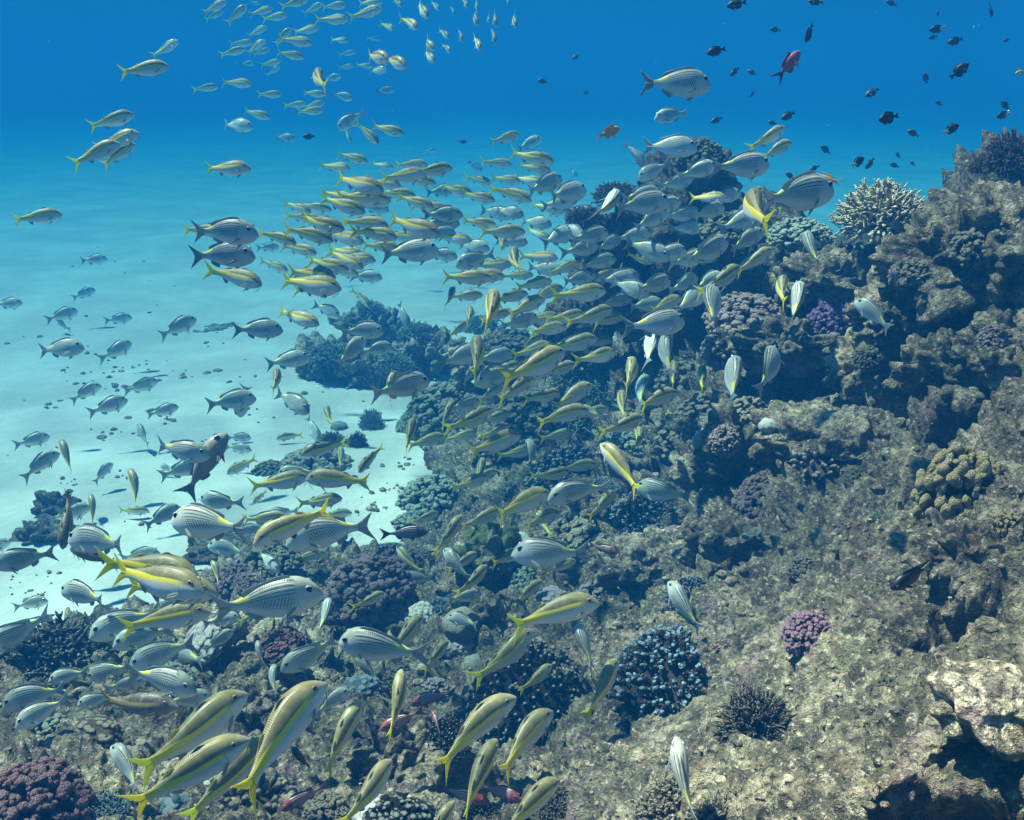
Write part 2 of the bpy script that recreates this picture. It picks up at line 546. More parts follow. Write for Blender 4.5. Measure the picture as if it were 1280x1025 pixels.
rock(318, 872, 66, 34, 1.0, 0.1, M_REEF_PALE, 45, sub=5, dist=3.8, label='small flat stone with a dark gap under it, behind the front goatfish')
rock(285, 810, 120, 60, 1.0, 0.3, M_REEF_PALE, 46, dist=4.6, craggy=1.2, label='whitish rubble mound under the shoal at the lower left')
rock(345, 835, 70, 56, 1.0, 0.3, M_REEF, 47, sub=5, dist=4.3, label='mossy grey rock beside the small front-facing bream')
rock(175, 915, 120, 70, 1.0, 0.3, M_REEF, 48, dist=3.9, craggy=1.1, label='lumpy grey-green rock behind the front-left goatfish')
rock(150, 860, 120, 46, 1.0, 0.3, M_REEF, 49, dist=4.4, craggy=1.1, label='low grey rock under the dark brown goatfish')
rock(400, 905, 80, 60, 1.0, 0.2, M_REEF, 50, sub=5, dist=3.7, label='brown rock behind the small goatfish at the bottom centre')
rock(500, 960, 110, 80, 1.0, 0.2, M_REEF, 51, dist=3.2, craggy=1.1, label='grey crusted rock among the red striped soldierfish')
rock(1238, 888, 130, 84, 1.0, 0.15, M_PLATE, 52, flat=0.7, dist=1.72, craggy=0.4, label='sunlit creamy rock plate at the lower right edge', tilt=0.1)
rock(1225, 700, 140, 60, 1.0, 0.2, M_REEF, 53, dist=2.7, craggy=1.0, label='rock lip over the black hole near the right edge')
rock(905, 672, 90, 44, 1.0, 0.2, M_REEF, 54, sub=5, dist=4.0, label='rock lip over the dark cleft right of the boulder')
rock(765, 640, 60, 40, 1.0, 0.2, M_REEF, 55, sub=5, dist=5.4, label='grey stone under the brown knobbly coral')
rock(1130, 610, 90, 50, 1.0, 0.3, M_REEF, 56, sub=5, dist=3.75, label='grey crusted stone left of the yellow-brown cauliflower coral')
# the patch reef standing on the sand, far behind
rock(412, 448, 80, 54, 1.0, 0.3, M_REEF_PALE, 61, dist='sand', label='dark reef head on the sand, behind the fish at the left of the patch reef', craggy=1.6)
rock(462, 408, 74, 46, 1.0, 0.3, M_REEF_PALE, 62, dist='sand', label='dark rounded reef head, farthest of the patch reef on the sand', craggy=1.6)
rock(470, 462, 90, 44, 1.0, 0.3, M_REEF_PALE, 63, dist='sand', label='low reef head at the middle of the patch reef on the sand', craggy=1.6)
rock(535, 442, 80, 54, 1.0, 0.3, M_REEF_PALE, 64, dist='sand', label='pale reef head at the right of the patch reef on the sand', craggy=1.6)
rock(610, 450, 80, 66, 1.0, 0.3, M_REEF_PALE, 65, dist='sand', label='reef head between the patch reef and the main slope', craggy=1.6)
rock(70, 640, 46, 40, 1.0, 0.3, M_REEF_DARK, 66, sub=5, label='small dark rock on the sand behind the upright brown fish')
rock(60, 672, 60, 34, 1.0, 0.3, M_REEF_DARK, 67, sub=5, label='dark mossy stone on the sand below another small rock')
rock(290, 690, 110, 46, 1.0, 0.3, M_REEF_DARK, 68, sub=5, label='dark lumpy rock on the sand under the big striped bream')
rock(350, 705, 110, 50, 1.0, 0.3, M_REEF, 69, label='weathered rock at the sand edge under the big striped bream')
rock(300, 740, 120, 50, 1.0, 0.3, M_REEF, 70, label='grey rock behind the large bream with the yellow tail patch')
rock(1085, 318, 120, 40, 1.0, 0.3, M_REEF_DARK, 71, dist=7.2, label='dim blue-grey rock behind the foot of the cream staghorn coral')
BVH = bvh_build()

# ------------------------------------------------------------------ corals
def tubes(base, direc, length, r0, r1, rings=6, sides=7, club=0.0, bend=0.15, seed=0, lump=0.0):
    """many rounded fingers in one go; returns verts, faces, tip (0 at the foot, 1 at the end)"""
    g = np.random.default_rng(seed)
    n = len(base)
    direc = direc / np.linalg.norm(direc, axis=1, keepdims=True)
    ref = np.where(np.abs(direc[:, 2:3]) < 0.9, np.array([[0, 0, 1.0]]), np.array([[1.0, 0, 0]]))
    a = np.cross(direc, ref); a /= np.linalg.norm(a, axis=1, keepdims=True)
    b = np.cross(direc, a)
    bx = (g.normal(size=(n, 1)) * a + g.normal(size=(n, 1)) * b) * bend
    ts = list(np.linspace(0, 0.86, rings - 2)) + [0.955, 0.995]
    ang = np.arange(sides) * 2 * math.pi / sides
    V = np.empty((n, rings * sides + 1, 3)); T = np.empty((n, rings * sides + 1))
    for k, t in enumerate(ts):
        cen = base + direc * (length * t)[:, None] + bx * (length * t * t)[:, None]
        rad = r0 * (1 - t) + r1 * t + club * r1 * math.exp(-((t - 0.8) / 0.22) ** 2)
        rad = rad * (1.0 if k < rings - 2 else (0.80 if k == rings - 2 else 0.36))
        for j in range(sides):
            rr = rad * (1 + lump * g.normal(size=n))
            V[:, k * sides + j] = cen + a * (rr * math.cos(ang[j]))[:, None] + b * (rr * math.sin(ang[j]))[:, None]
        T[:, k * sides:(k + 1) * sides] = t
    V[:, -1] = base + direc * (length * 1.01)[:, None] + bx * (length)[:, None]
    T[:, -1] = 1
    F = []
    for k in range(rings - 1):
        for j in range(sides):
            j2 = (j + 1) % sides
            F.append((k * sides + j, k * sides + j2, (k + 1) * sides + j2, (k + 1) * sides + j))
    top = rings * sides
    F3 = [((rings - 1) * sides + j, (rings - 1) * sides + (j + 1) % sides, top) for j in range(sides)]
    per = top + 1
    faces = []
    for i in range(n):
        o = i * per
        faces += [tuple(x + o for x in f) for f in F] + [tuple(x + o for x in f) for f in F3]
    return V.reshape(-1, 3), faces, T.reshape(-1)

def join(parts):
    V, F, T, o = [], [], [], 0
    for v, f, t in parts:
        V.append(v); T.append(t)
        F += [tuple(x + o for x in q) for q in f]
        o += len(v)
    return np.concatenate(V), F, np.concatenate(T)

def fib(n, lo=-0.15, jit=0.5, g=None):
    """points spread over a dome of unit radius, down to z = lo"""
    i = np.arange(n) + 0.5
    z = 1 - i / n * (1 - lo)
    ph = i * 2.399963
    z = np.clip(z + (g.random(n) - 0.5) * jit * 2 / n ** 0.5, -1, 1)
    ph = ph + (g.random(n) - 0.5) * jit * 2.5 / n ** 0.5 * 2
    r = np.sqrt(np.maximum(0, 1 - z * z))
    return np.stack([r * np.cos(ph), r * np.sin(ph), z], 1)

def dome(rad, squash, seed, sub=4, lump=0.1):
    v, f = ICO[sub]
    p = v * (1 + lump * pnoise(v * 3 + seed))[:, None] * rad
    p[:, 2] *= squash
    return p, [tuple(x) for x in f], np.zeros(len(p))

def coral_shape(kind, seed):
    g = np.random.default_rng(seed + 100)
    if kind == 'cauliflower':          # stubby knobbed branches packed in a ball
        n = 175
        d = fib(n, -0.2, 1.0, g)
        lob = 0.10 * pnoise(d * 2.1 + seed)
        L = (0.40 + 0.13 * g.random(n) + lob)
        rr = 0.052 + 0.034 * g.random(n)
        p = tubes(d * 0.5 * np.array([1, 1, 0.85]), d + g.normal(size=d.shape) * 0.16, L, rr * 0.7, rr, 8, 9, 0.5, 0.16, seed, 0.16)
        e = np.repeat(d, 3, axis=0)
        q = tubes(e * 0.5 + e * (np.repeat(L, 3) * 0.72)[:, None], e + g.normal(size=e.shape) * 0.7, 0.085 + 0.05 * g.random(3 * n), np.full(3 * n, 0.04), np.full(3 * n, 0.036), 5, 7, 0.3, 0.1, seed + 1, 0.12)
        v, f, t = join([p, (q[0], q[1], q[2] * 0.5 + 0.4), dome(0.58, 0.8, seed)])
    elif kind == 'loose':              # same habit with gaps between thicker branches
        d = fib(74, -0.25, 1.0, g)
        L = (0.55 + 0.2 * g.random(74))
        p = tubes(d * 0.4, d + g.normal(size=d.shape) * 0.16, L, np.full(74, 0.06), np.full(74, 0.085), 7, 9, 0.6, 0.2, seed, 0.13)
        e = np.repeat(d, 3, axis=0)
        q = tubes(e * 0.4 + e * np.repeat(L, 3)[:, None] * 0.62, e + g.normal(size=e.shape) * 0.55, 0.14 + 0.08 * g.random(len(e)), np.full(len(e), 0.055), np.full(len(e), 0.06), 6, 8, 0.4, 0.15, seed + 1, 0.12)
        v, f, t = join([p, q, dome(0.45, 0.8, seed)])
    elif kind == 'thicket':            # fingers rising from a flattened dome, each with a ring of nubs
        n = 215
        d = fib(n, 0.02, 0.9, g)
        b = d * np.array([0.86, 0.86, 0.34])
        dr = d * np.array([0.95, 0.95, 0.6]) + np.array([0, 0, 0.5])
        L = 0.20 + 0.08 * g.random(n)
        p = tubes(b, dr + g.normal(size=d.shape) * 0.13, L, np.full(n, 0.044), np.full(n, 0.032), 7, 8, 0.0, 0.18, seed, 0.10)
        k = 4
        e = np.repeat(dr / np.linalg.norm(dr, axis=1, keepdims=True), k, axis=0)
        fb = np.repeat(b, k, axis=0) + e * (np.repeat(L, k) * (0.25 + 0.45 * g.random(n * k)))[:, None]
        q = tubes(fb, e * 0.8 + g.normal(size=e.shape) * 0.55, 0.06 + 0.035 * g.random(n * k), np.full(n * k, 0.026), np.full(n * k, 0.018), 5, 6, 0, 0.1, seed + 2)
        q = (q[0], q[1], q[2] * 0.55 + 0.30)
        v, f, t = join([p, q, dome(0.86, 0.36, seed)])
    elif kind == 'bush':               # staghorn bush: forked thin branches
        n = 190
        d = fib(n, -0.25, 0.9, g)
        L = 0.58 + 0.12 * pnoise(d * 2 + seed) + 0.26 * g.random(n)
        p = tubes(d * 0.22, d + g.normal(size=d.shape) * 0.27 + np.array([0, 0, 0.12]), L, np.full(n, 0.045), np.full(n, 0.024), 7, 7, 0, 0.18, seed, 0.1)
        k = 6
        e = np.repeat(d, k, axis=0)
        s = 0.4 + 0.55 * g.random(n * k)
        fb = e * 0.22 + e * (np.repeat(L, k) * s)[:, None]
        q = tubes(fb, e * 0.9 + g.normal(size=e.shape) * 0.6, 0.12 + 0.09 * g.random(n * k), np.full(n * k, 0.028), np.full(n * k, 0.016), 5, 6, 0, 0.15, seed + 3)
        q = (q[0], q[1], q[2] * 0.5 + 0.5)
        v, f, t = join([p, q])
    elif kind == 'table':              # open flat tangle of thin branches
        n = 190
        a = g.random(n) * 2 * math.pi; r = np.sqrt(g.random(n)) * 0.85
        b = np.stack([r * np.cos(a), r * np.sin(a), 0.12 * g.random(n) + 0.15 * (1 - r * r)], 1)
        dr = np.stack([np.cos(a) * r, np.sin(a) * r, 0.35 + 0 * a], 1) + g.normal(size=(n, 3)) * np.array([0.6, 0.6, 0.25])
        p = tubes(b, dr, 0.22 + 0.14 * g.random(n), np.full(n, 0.026), np.full(n, 0.017), 6, 6, 0, 0.3, seed, 0.08)
        k = 4
        e = np.repeat(dr / np.linalg.norm(dr, axis=1, keepdims=True), k, axis=0)
        fb = np.repeat(b, k, axis=0) + e * (0.05 + 0.2 * g.random(n * k))[:, None]
        q = tubes(fb, e + g.normal(size=e.shape) * 0.7 + np.array([0, 0, 0.3]), 0.10 + 0.06 * g.random(n * k), np.full(n * k, 0.02), np.full(n * k, 0.013), 5, 5, 0, 0.2, seed + 3)
        q = (q[0], q[1], q[2] * 0.5 + 0.5)
        v, f, t = join([p, q, dome(0.5, 0.25, seed)])
    elif kind == 'fingers':            # few plump fingers
        n = 42
        d = fib(n, 0.0, 0.8, g)
        p = tubes(d * np.array([0.75, 0.75, 0.2]), d * np.array([0.7, 0.7, 0.5]) + np.array([0, 0, 0.5]), 0.34 + 0.16 * g.random(n), np.full(n, 0.085), np.full(n, 0.07), 7, 9, 0.15, 0.15, seed, 0.06)
        v, f, t = join([p, dome(0.8, 0.25, seed)])
    elif kind == 'leather':            # smooth swollen lobes
        n = 13
        d = fib(n, -0.05, 0.9, g)
        p = tubes(d * np.array([0.45, 0.45, 0.0]), d * np.array([1, 1, 0.45]), 0.36 + 0.2 * g.random(n), np.full(n, 0.20), np.full(n, 0.20), 10, 16, 0.25, 0.5, seed, 0.03)
        v, f, t = join([p, dome(0.6, 0.35, seed)])
    elif kind == 'knobs':              # massive coral swollen into many lumps
        vv, ff = ICO[6]
        p = vv * (0.9 + 0.16 * pnoise(vv * 1.4 + seed))[:, None]
        c = fib(70, -0.3, 1.0, g)
        dd = np.min(((vv[:, None, :] - c[None]) ** 2).sum(-1), axis=1)
        h = np.maximum(0, 1 - dd / 0.035)
        p = p + vv * (0.15 * np.sqrt(h) + 0.03 * pnoise(vv * 9 + seed) + 0.015 * pnoise(vv * 24))[:, None]
        p[:, 2] *= 0.75
        v, f, t = p, [tuple(x) for x in ff], np.clip(h * 1.2, 0, 1)
    else:                              # brain: a plain dome
        vv, ff = ICO[5]
        p = vv * (0.95 + 0.12 * pnoise(vv * 1.3 + seed) + 0.03 * pnoise(vv * 4 + seed))[:, None]
        p[:, 2] *= 0.85
        v, f, t = p, [tuple(x) for x in ff], np.clip(vv[:, 2], 0, 1)
    return v, f, t

_cm = {}
def coral_mat(name, body, tip, lo=0.55, hi=0.95, brain=False):
    if name in _cm: return _cm[name]
    m, b = node_mat(name)
    co = b.coord('Object')
    t = b.attr('tip')
    n = b.noise(co, 6, 4, 0.6); n2 = b.noise(co, 45, 3, 0.7)
    dark = tuple(x * 0.55 for x in body)
    c = b.mix(b.ss(n, 0.35, 0.65), dark, body)
    c = b.mix(b.m('MULTIPLY', b.ss(t, lo, hi), b.ss(n, 0.2, 0.5, 0.65, 1.0)), c, tip)
    c = b.mix(b.m('MULTIPLY', b.ss(n2, 0.52, 0.70), 0.45), c, tuple(min(1, x * 1.7 + 0.05) for x in body))
    if brain:
        v = b.voro(co, 9, 'DISTANCE_TO_EDGE')
        h = b.ss(v, 0.0, 0.14)
        c = b.mix(h, tuple(x * 0.6 for x in body), c)
        b.out(c, 0.85, b.bump(b.m('ADD', h, n2), 0.5, 0.03), 0.2)
    else:
        b.out(c, 0.85, b.bump(b.m('ADD', n2, b.m('MULTIPLY', b.voro(co, 30), 0.8)), 0.8, 0.07), 0.2)
    _cm[name] = m
    return m

CM = {
 'blue':   ('blue_tipped_coral', (0.075, 0.058, 0.045), (0.36, 0.52, 0.60), 0.70, 1.0),
 'dkfing': ('dark_finger_coral', (0.035, 0.024, 0.020), (0.46, 0.48, 0.40), 0.90, 1.0),  # dark brown, deepened so the body colour carries the shade on it
 'purple': ('purple_brown_coral', (0.125, 0.085, 0.085), (0.27, 0.20, 0.20), 0.55, 0.95),
 'red':    ('reddish_coral', (0.16, 0.065, 0.070), (0.34, 0.19, 0.19), 0.60, 1.0),
 'pink':   ('pink_coral', (0.34, 0.15, 0.20), (0.50, 0.30, 0.36), 0.55, 1.0),
 'violet': ('violet_coral', (0.16, 0.075, 0.22), (0.36, 0.22, 0.46), 0.60, 1.0),
 'pinktan':('pink_tan_coral', (0.24, 0.15, 0.13), (0.55, 0.42, 0.38), 0.55, 0.95),
 'yellow': ('yellow_brown_coral', (0.31, 0.20, 0.065), (0.68, 0.56, 0.30), 0.60, 1.0),
 'white':  ('whitish_finger_coral', (0.28, 0.20, 0.19), (0.68, 0.58, 0.55), 0.40, 0.9),
 'cream':  ('cream_staghorn', (0.40, 0.32, 0.18), (0.82, 0.70, 0.46), 0.25, 0.95),
 'tan':    ('tan_knobbly_coral', (0.17, 0.13, 0.085), (0.48, 0.42, 0.30), 0.35, 1.0),
 'green':  ('pale_green_coral', (0.16, 0.20, 0.13), (0.44, 0.50, 0.38), 0.30, 1.0),
 'olive':  ('olive_bush_coral', (0.09, 0.085, 0.05), (0.28, 0.28, 0.18), 0.55, 1.0),
 'lobed':  ('green_leather_coral', (0.20, 0.24, 0.09), (0.26, 0.30, 0.12), 0.3, 1.0),
 'dark':   ('dark_branching_coral', (0.045, 0.033, 0.028), (0.32, 0.29, 0.22), 0.72, 1.0),
 'brain':  ('grey_green_brain_coral', (0.21, 0.22, 0.16), (0.30, 0.31, 0.23), 0.2, 1.0),
 'wbrain': ('pale_brain_coral', (0.50, 0.50, 0.42), (0.62, 0.62, 0.54), 0.2, 1.0),
 'lime':   ('bleached_coral', (0.62, 0.58, 0.56), (0.74, 0.70, 0.68), 0.2, 1.0),
 'blueg':  ('blue_grey_coral', (0.20, 0.28, 0.30), (0.40, 0.52, 0.55), 0.3, 1.0),
}
LAND = []           # landmarks used in the labels of the fish: px, py, phrase
def coral(px, py, w, h, kind, mat, label, land=None, up=0.75, sink=0.12, cat='coral', name=None, dist=None, seed=None):
    p, nor, d = hit(px, py + h * 0.30)
    if dist: p, d = at(px, py + h * 0.30, dist), dist
    seed = seed if seed is not None else int(px * 7 + py)
    s = w * d / FPX / 2
    v, f, t = coral_shape(kind, seed)
    nm = name or {'cauliflower': 'cauliflower_coral', 'loose': 'cauliflower_coral', 'thicket': 'finger_coral', 'bush': 'staghorn_coral', 'table': 'table_coral', 'fingers': 'finger_coral', 'leather': 'leather_coral', 'knobs': 'knobbly_coral', 'brain': 'brain_coral'}[kind]
    me = new_mesh(nm, v, f, coral_mat(*CM[mat], brain=(kind == 'brain')), {'tip': t})
    o = link(nm, me, label, cat)
    z = (nor.lerp(Vector((0, 0, 1)), up)).normalized()
    if dist: z = Vector((0, 0, 1))
    q = Vector((0, 0, 1)).rotation_difference(z)
    o.rotation_mode = 'QUATERNION'
    o.rotation_quaternion = q @ Quaternion((0, 0, 1), random.uniform(0, 6.28))
    k = {'cauliflower': 0.96, 'loose': 0.98, 'thicket': 1.12, 'bush': 1.0, 'table': 1.05, 'fingers': 1.1, 'leather': 1.1, 'knobs': 1.05, 'brain': 1.0}[kind]
    o.scale = (s / k,) * 3
    if kind in ('cauliflower', 'loose', 'bush', 'knobs', 'brain'):
        o.scale = (s / k, s / k, s / k * min(1.5, max(0.6, h / w * 1.1)))
    o.location = p - z * (s * sink)
    if land: LAND.append((px, py, land))
    return o

coral(812, 812, 180, 170, 'thicket', 'blue', 'wide brown finger coral thicket with pale blue tips on the near slope', 'the big blue-tipped coral thicket', 0.35)
coral(655, 835, 160, 130, 'thicket', 'dkfing', 'dark clumped finger coral in the shade left of the big blue-tipped thicket', 'the dark shaded finger coral', 0.5)
coral(858, 728, 60, 45, 'thicket', 'blue', 'small blue-tipped finger coral between the flat boulder and the big thicket', None, 0.5)
coral(463, 712, 112, 100, 'cauliflower', 'purple', 'round purple-brown cauliflower coral at the edge of the white sand', 'the round purple-brown coral')
coral(495, 690, 70, 50, 'cauliflower', 'purple', 'smaller purple-brown coral hugging the right side of the round one', None)
coral(42, 985, 125, 110, 'cauliflower', 'red', 'dark reddish cauliflower coral in the bottom left corner', 'the reddish coral')
coral(1010, 775, 62, 52, 'cauliflower', 'pink', 'small pink cauliflower coral on the pale slope', 'the small pink coral', 0.4)
coral(945, 882, 96, 86, 'bush', 'dark', 'nearly black branching coral on the pale slope', 'the black branching coral', 0.4)
coral(1203, 588, 98, 122, 'loose', 'yellow', 'tall yellow-brown cauliflower coral on the right slope', 'the yellow-brown coral', 0.6)
coral(1262, 648, 34, 34, 'loose', 'yellow', 'small yellow-brown coral below the tall one on the right slope', None, 0.6)
coral(1020, 562, 62, 48, 'fingers', 'white', 'whitish pink finger coral on a pale rock shelf', 'the whitish finger coral', 0.4)
coral(955, 607, 90, 62, 'cauliflower', 'purple', 'dull purple mound coral below the dark ragged rock', 'the dull purple mound coral', 0.5)
coral(1040, 388, 58, 52, 'cauliflower', 'violet', 'violet cauliflower coral under the reef crest', 'the violet coral')
coral(930, 377, 95, 62, 'cauliflower', 'pinktan', 'pinkish tan cauliflower coral on the flat ledge', 'the pink-tan coral')
coral(1105, 246, 112, 92, 'bush', 'cream', 'cream staghorn bush on the reef crest against the blue water', 'the cream staghorn bush', dist=5.55)
coral(1190, 262, 110, 80, 'knobs', 'tan', 'tan knobbly coral head right of the cream staghorn bush', None, dist=5.4)
coral(1150, 300, 80, 60, 'knobs', 'tan', 'lower tan knobbly coral head under the staghorn bush', None, dist=5.1)
coral(1262, 180, 56, 66, 'bush', 'purple', 'dark spiky coral on the skyline at the right edge', None, dist=5.0)
coral(1237, 196, 36, 34, 'bush', 'purple', 'little spiky coral on the skyline, middle one of three', None, dist=5.1)
coral(1222, 204, 22, 24, 'bush', 'purple', 'tiny spiky coral on the skyline, leftmost of three', None, dist=5.15)
coral(750, 468, 145, 80, 'table', 'green', 'pale green table coral below the outcrop', 'the pale green table coral', 0.5)
coral(672, 498, 105, 80, 'cauliflower', 'olive', 'olive round coral left of the pale green table coral', None)
coral(700, 580, 120, 80, 'thicket', 'blue', 'blue-tipped finger coral right of the sand tongue', 'the small blue-tipped coral', 0.5)
coral(815, 612, 110, 110, 'thicket', 'blue', 'blue-tipped finger coral half hidden by a striped bream', None, 0.45)
coral(722, 660, 130, 70, 'cauliflower', 'tan', 'brown knobbed coral under a striped bream', None, 0.5)
coral(576, 765, 48, 46, 'brain', 'brain', 'smooth grey brain coral, a ball beside pale blue fingers', 'the smooth brain coral')
coral(545, 745, 48, 60, 'thicket', 'blueg', 'pale blue finger coral touching the smooth brain coral', None, 0.5)
coral(573, 796, 38, 38, 'knobs', 'lime', 'white bleached lump below the smooth brain coral', None)
coral(592, 822, 36, 34, 'brain', 'brain', 'small greenish brain coral under the white lump', None)
coral(650, 668, 30, 26, 'brain', 'wbrain', 'pale round brain coral above the bream with its tail to the right', None)
coral(607, 655, 96, 66, 'leather', 'lobed', 'green lobed leather coral under two goatfish', 'the green leather coral', 0.5)
coral(540, 605, 88, 62, 'cauliflower', 'green', 'dim green round coral standing on the sand tongue', 'the green sand coral')
coral(520, 645, 60, 36, 'cauliflower', 'green', 'low green coral on the sand below a rounder one', None)
coral(560, 492, 115, 80, 'cauliflower', 'olive', 'dark olive coral head at the top of the sand tongue', None)
coral(520, 520, 50, 50, 'cauliflower', 'green', 'small green coral beside the dark olive head', None)
coral(465, 520, 34, 46, 'bush', 'blueg', 'pale bushy coral standing alone on the white sand', None)
coral(447, 545, 26, 40, 'bush', 'olive', 'narrow dark coral on the sand left of the pale bushy one', None)
coral(424, 528, 24, 22, 'brain', 'blueg', 'dark round coral knob on the sand', None)
coral(415, 545, 40, 30, 'bush', 'olive', 'small dark coral under the round knob on the sand', None)
coral(395, 570, 92, 36, 'cauliflower', 'tan', 'low dark coral bed on the sand behind a yellow-striped goatfish', None)
coral(338, 580, 44, 24, 'cauliflower', 'olive', 'flat dark coral on the sand left of the low bed', None)
coral(78, 800, 150, 90, 'bush', 'dark', 'dark bushy coral at the edge of the sand at the left', 'the dark bushy coral')
coral(40, 832, 110, 60, 'bush', 'dark', 'dark bushy coral below and left of a taller one', None)
coral(140, 785, 70, 60, 'bush', 'dark', 'dark coral clump in front of the white sand', None)
coral(292, 716, 56, 40, 'cauliflower', 'purple', 'purple grey coral mound beside the goatfish trio', None)
coral(342, 690, 70, 44, 'cauliflower', 'olive', 'dark lumpy coral under the big bream with its tail to the right', None)
coral(350, 795, 60, 40, 'cauliflower', 'red', 'small purple-red coral under the large bream', None)
coral(312, 722, 40, 26, 'cauliflower', 'purple', 'little lilac coral behind the large bream', None)
coral(960, 525, 24, 18, 'brain', 'wbrain', 'small pale round coral on top of the dark ragged rock', None)
coral(942, 658, 36, 30, 'leather', 'blueg', 'pale blue-grey lobes at the foot of the purple mound', None)
coral(820, 1000, 110, 70, 'thicket', 'tan', 'low tan coral turf on the near slope at the bottom', None, 0.2)
coral(900, 1012, 90, 60, 'thicket', 'tan', 'low tan coral turf right of the bream with long stripes', None, 0.2)
coral(875, 182, 62, 48, 'cauliflower', 'olive', 'brown bush coral on the peak of the outcrop', 'the outcrop peak coral', dist=6.6)
coral(770, 234, 60, 40, 'bush', 'olive', 'spiky bush coral on the left shoulder of the outcrop', None, dist=6.7)
coral(730, 262, 50, 36, 'bush', 'olive', 'small dim bush coral low on the left side of the outcrop', None, dist=6.8)
coral(1000, 280, 78, 46, 'cauliflower', 'green', 'round pale bush coral on the right of the outcrop', 'the pale outcrop coral', dist=6.2)
coral(905, 275, 60, 50, 'cauliflower', 'olive', 'dark bush coral on the front of the outcrop', None, dist=6.3)
coral(132, 1000, 52, 44, 'thicket', 'blueg', 'whitish finger coral beside the reddish cauliflower coral', None, 0.5)
coral(562, 905, 60, 60, 'thicket', 'dkfing', 'dark coral with white-tipped knobs under the long goatfish', None, 0.5)
coral(545, 855, 36, 30, 'loose', 'white', 'small white-knobbed coral behind the red striped fish', None)
coral(500, 1010, 80, 50, 'loose', 'dkfing', 'dark knobbed coral at the bottom edge under the goatfish', None, 0.5)
coral(850, 462, 60, 44, 'loose', 'tan', 'brown knobbed coral right of the pale green table coral', None)
coral(880, 500, 70, 40, 'loose', 'tan', 'brown knobbed coral under the small upright bream', None)
coral(935, 505, 50, 36, 'loose', 'tan', 'brown knobbed coral on the crag left of the whitish finger coral', None)
coral(410, 432, 60, 32, 'bush', 'green', 'dim bush coral on the left head of the patch reef', None)
coral(462, 380, 40, 24, 'bush', 'green', 'dim bush coral on the farthest head of the patch reef', None)
coral(525, 408, 56, 34, 'bush', 'green', 'dim green bush coral on the right head of the patch reef', None)
coral(492, 448, 50, 28, 'bush', 'green', 'dim green coral in the middle of the patch reef', None)
coral(600, 400, 60, 40, 'bush', 'green', 'dim branching coral beyond the goatfish shoal', None)
coral(640, 420, 70, 50, 'cauliflower', 'olive', 'dim olive coral behind the goatfish shoal', None)
coral(640, 545, 60, 40, 'cauliflower', 'olive', 'dark coral under the goatfish with the long barbels', None)
coral(980, 480, 46, 34, 'loose', 'olive', 'dark knobbed coral under the flat pale ledge', None)
coral(1245, 412, 40, 36, 'cauliflower', 'pinktan', 'purplish small coral on the crag at the right edge', None)
coral(320, 990, 90, 40, 'fingers', 'tan', 'low tan coral under the tails of the front goatfish', None, 0.4)
coral(215, 1000, 60, 36, 'leather', 'blueg', 'low grey-green lobed coral under the front goatfish', None, 0.4)
coral(470, 1005, 60, 44, 'knobs', 'wbrain', 'pale lumpy coral at the bottom edge right of a goatfish', None)
coral(530, 690, 30, 26, 'knobs', 'purple', 'little purple coral right of the round purple-brown one', None)
coral(690, 990, 50, 36, 'thicket', 'tan', 'tan coral turf under the goatfish at the bottom edge', None, 0.3)

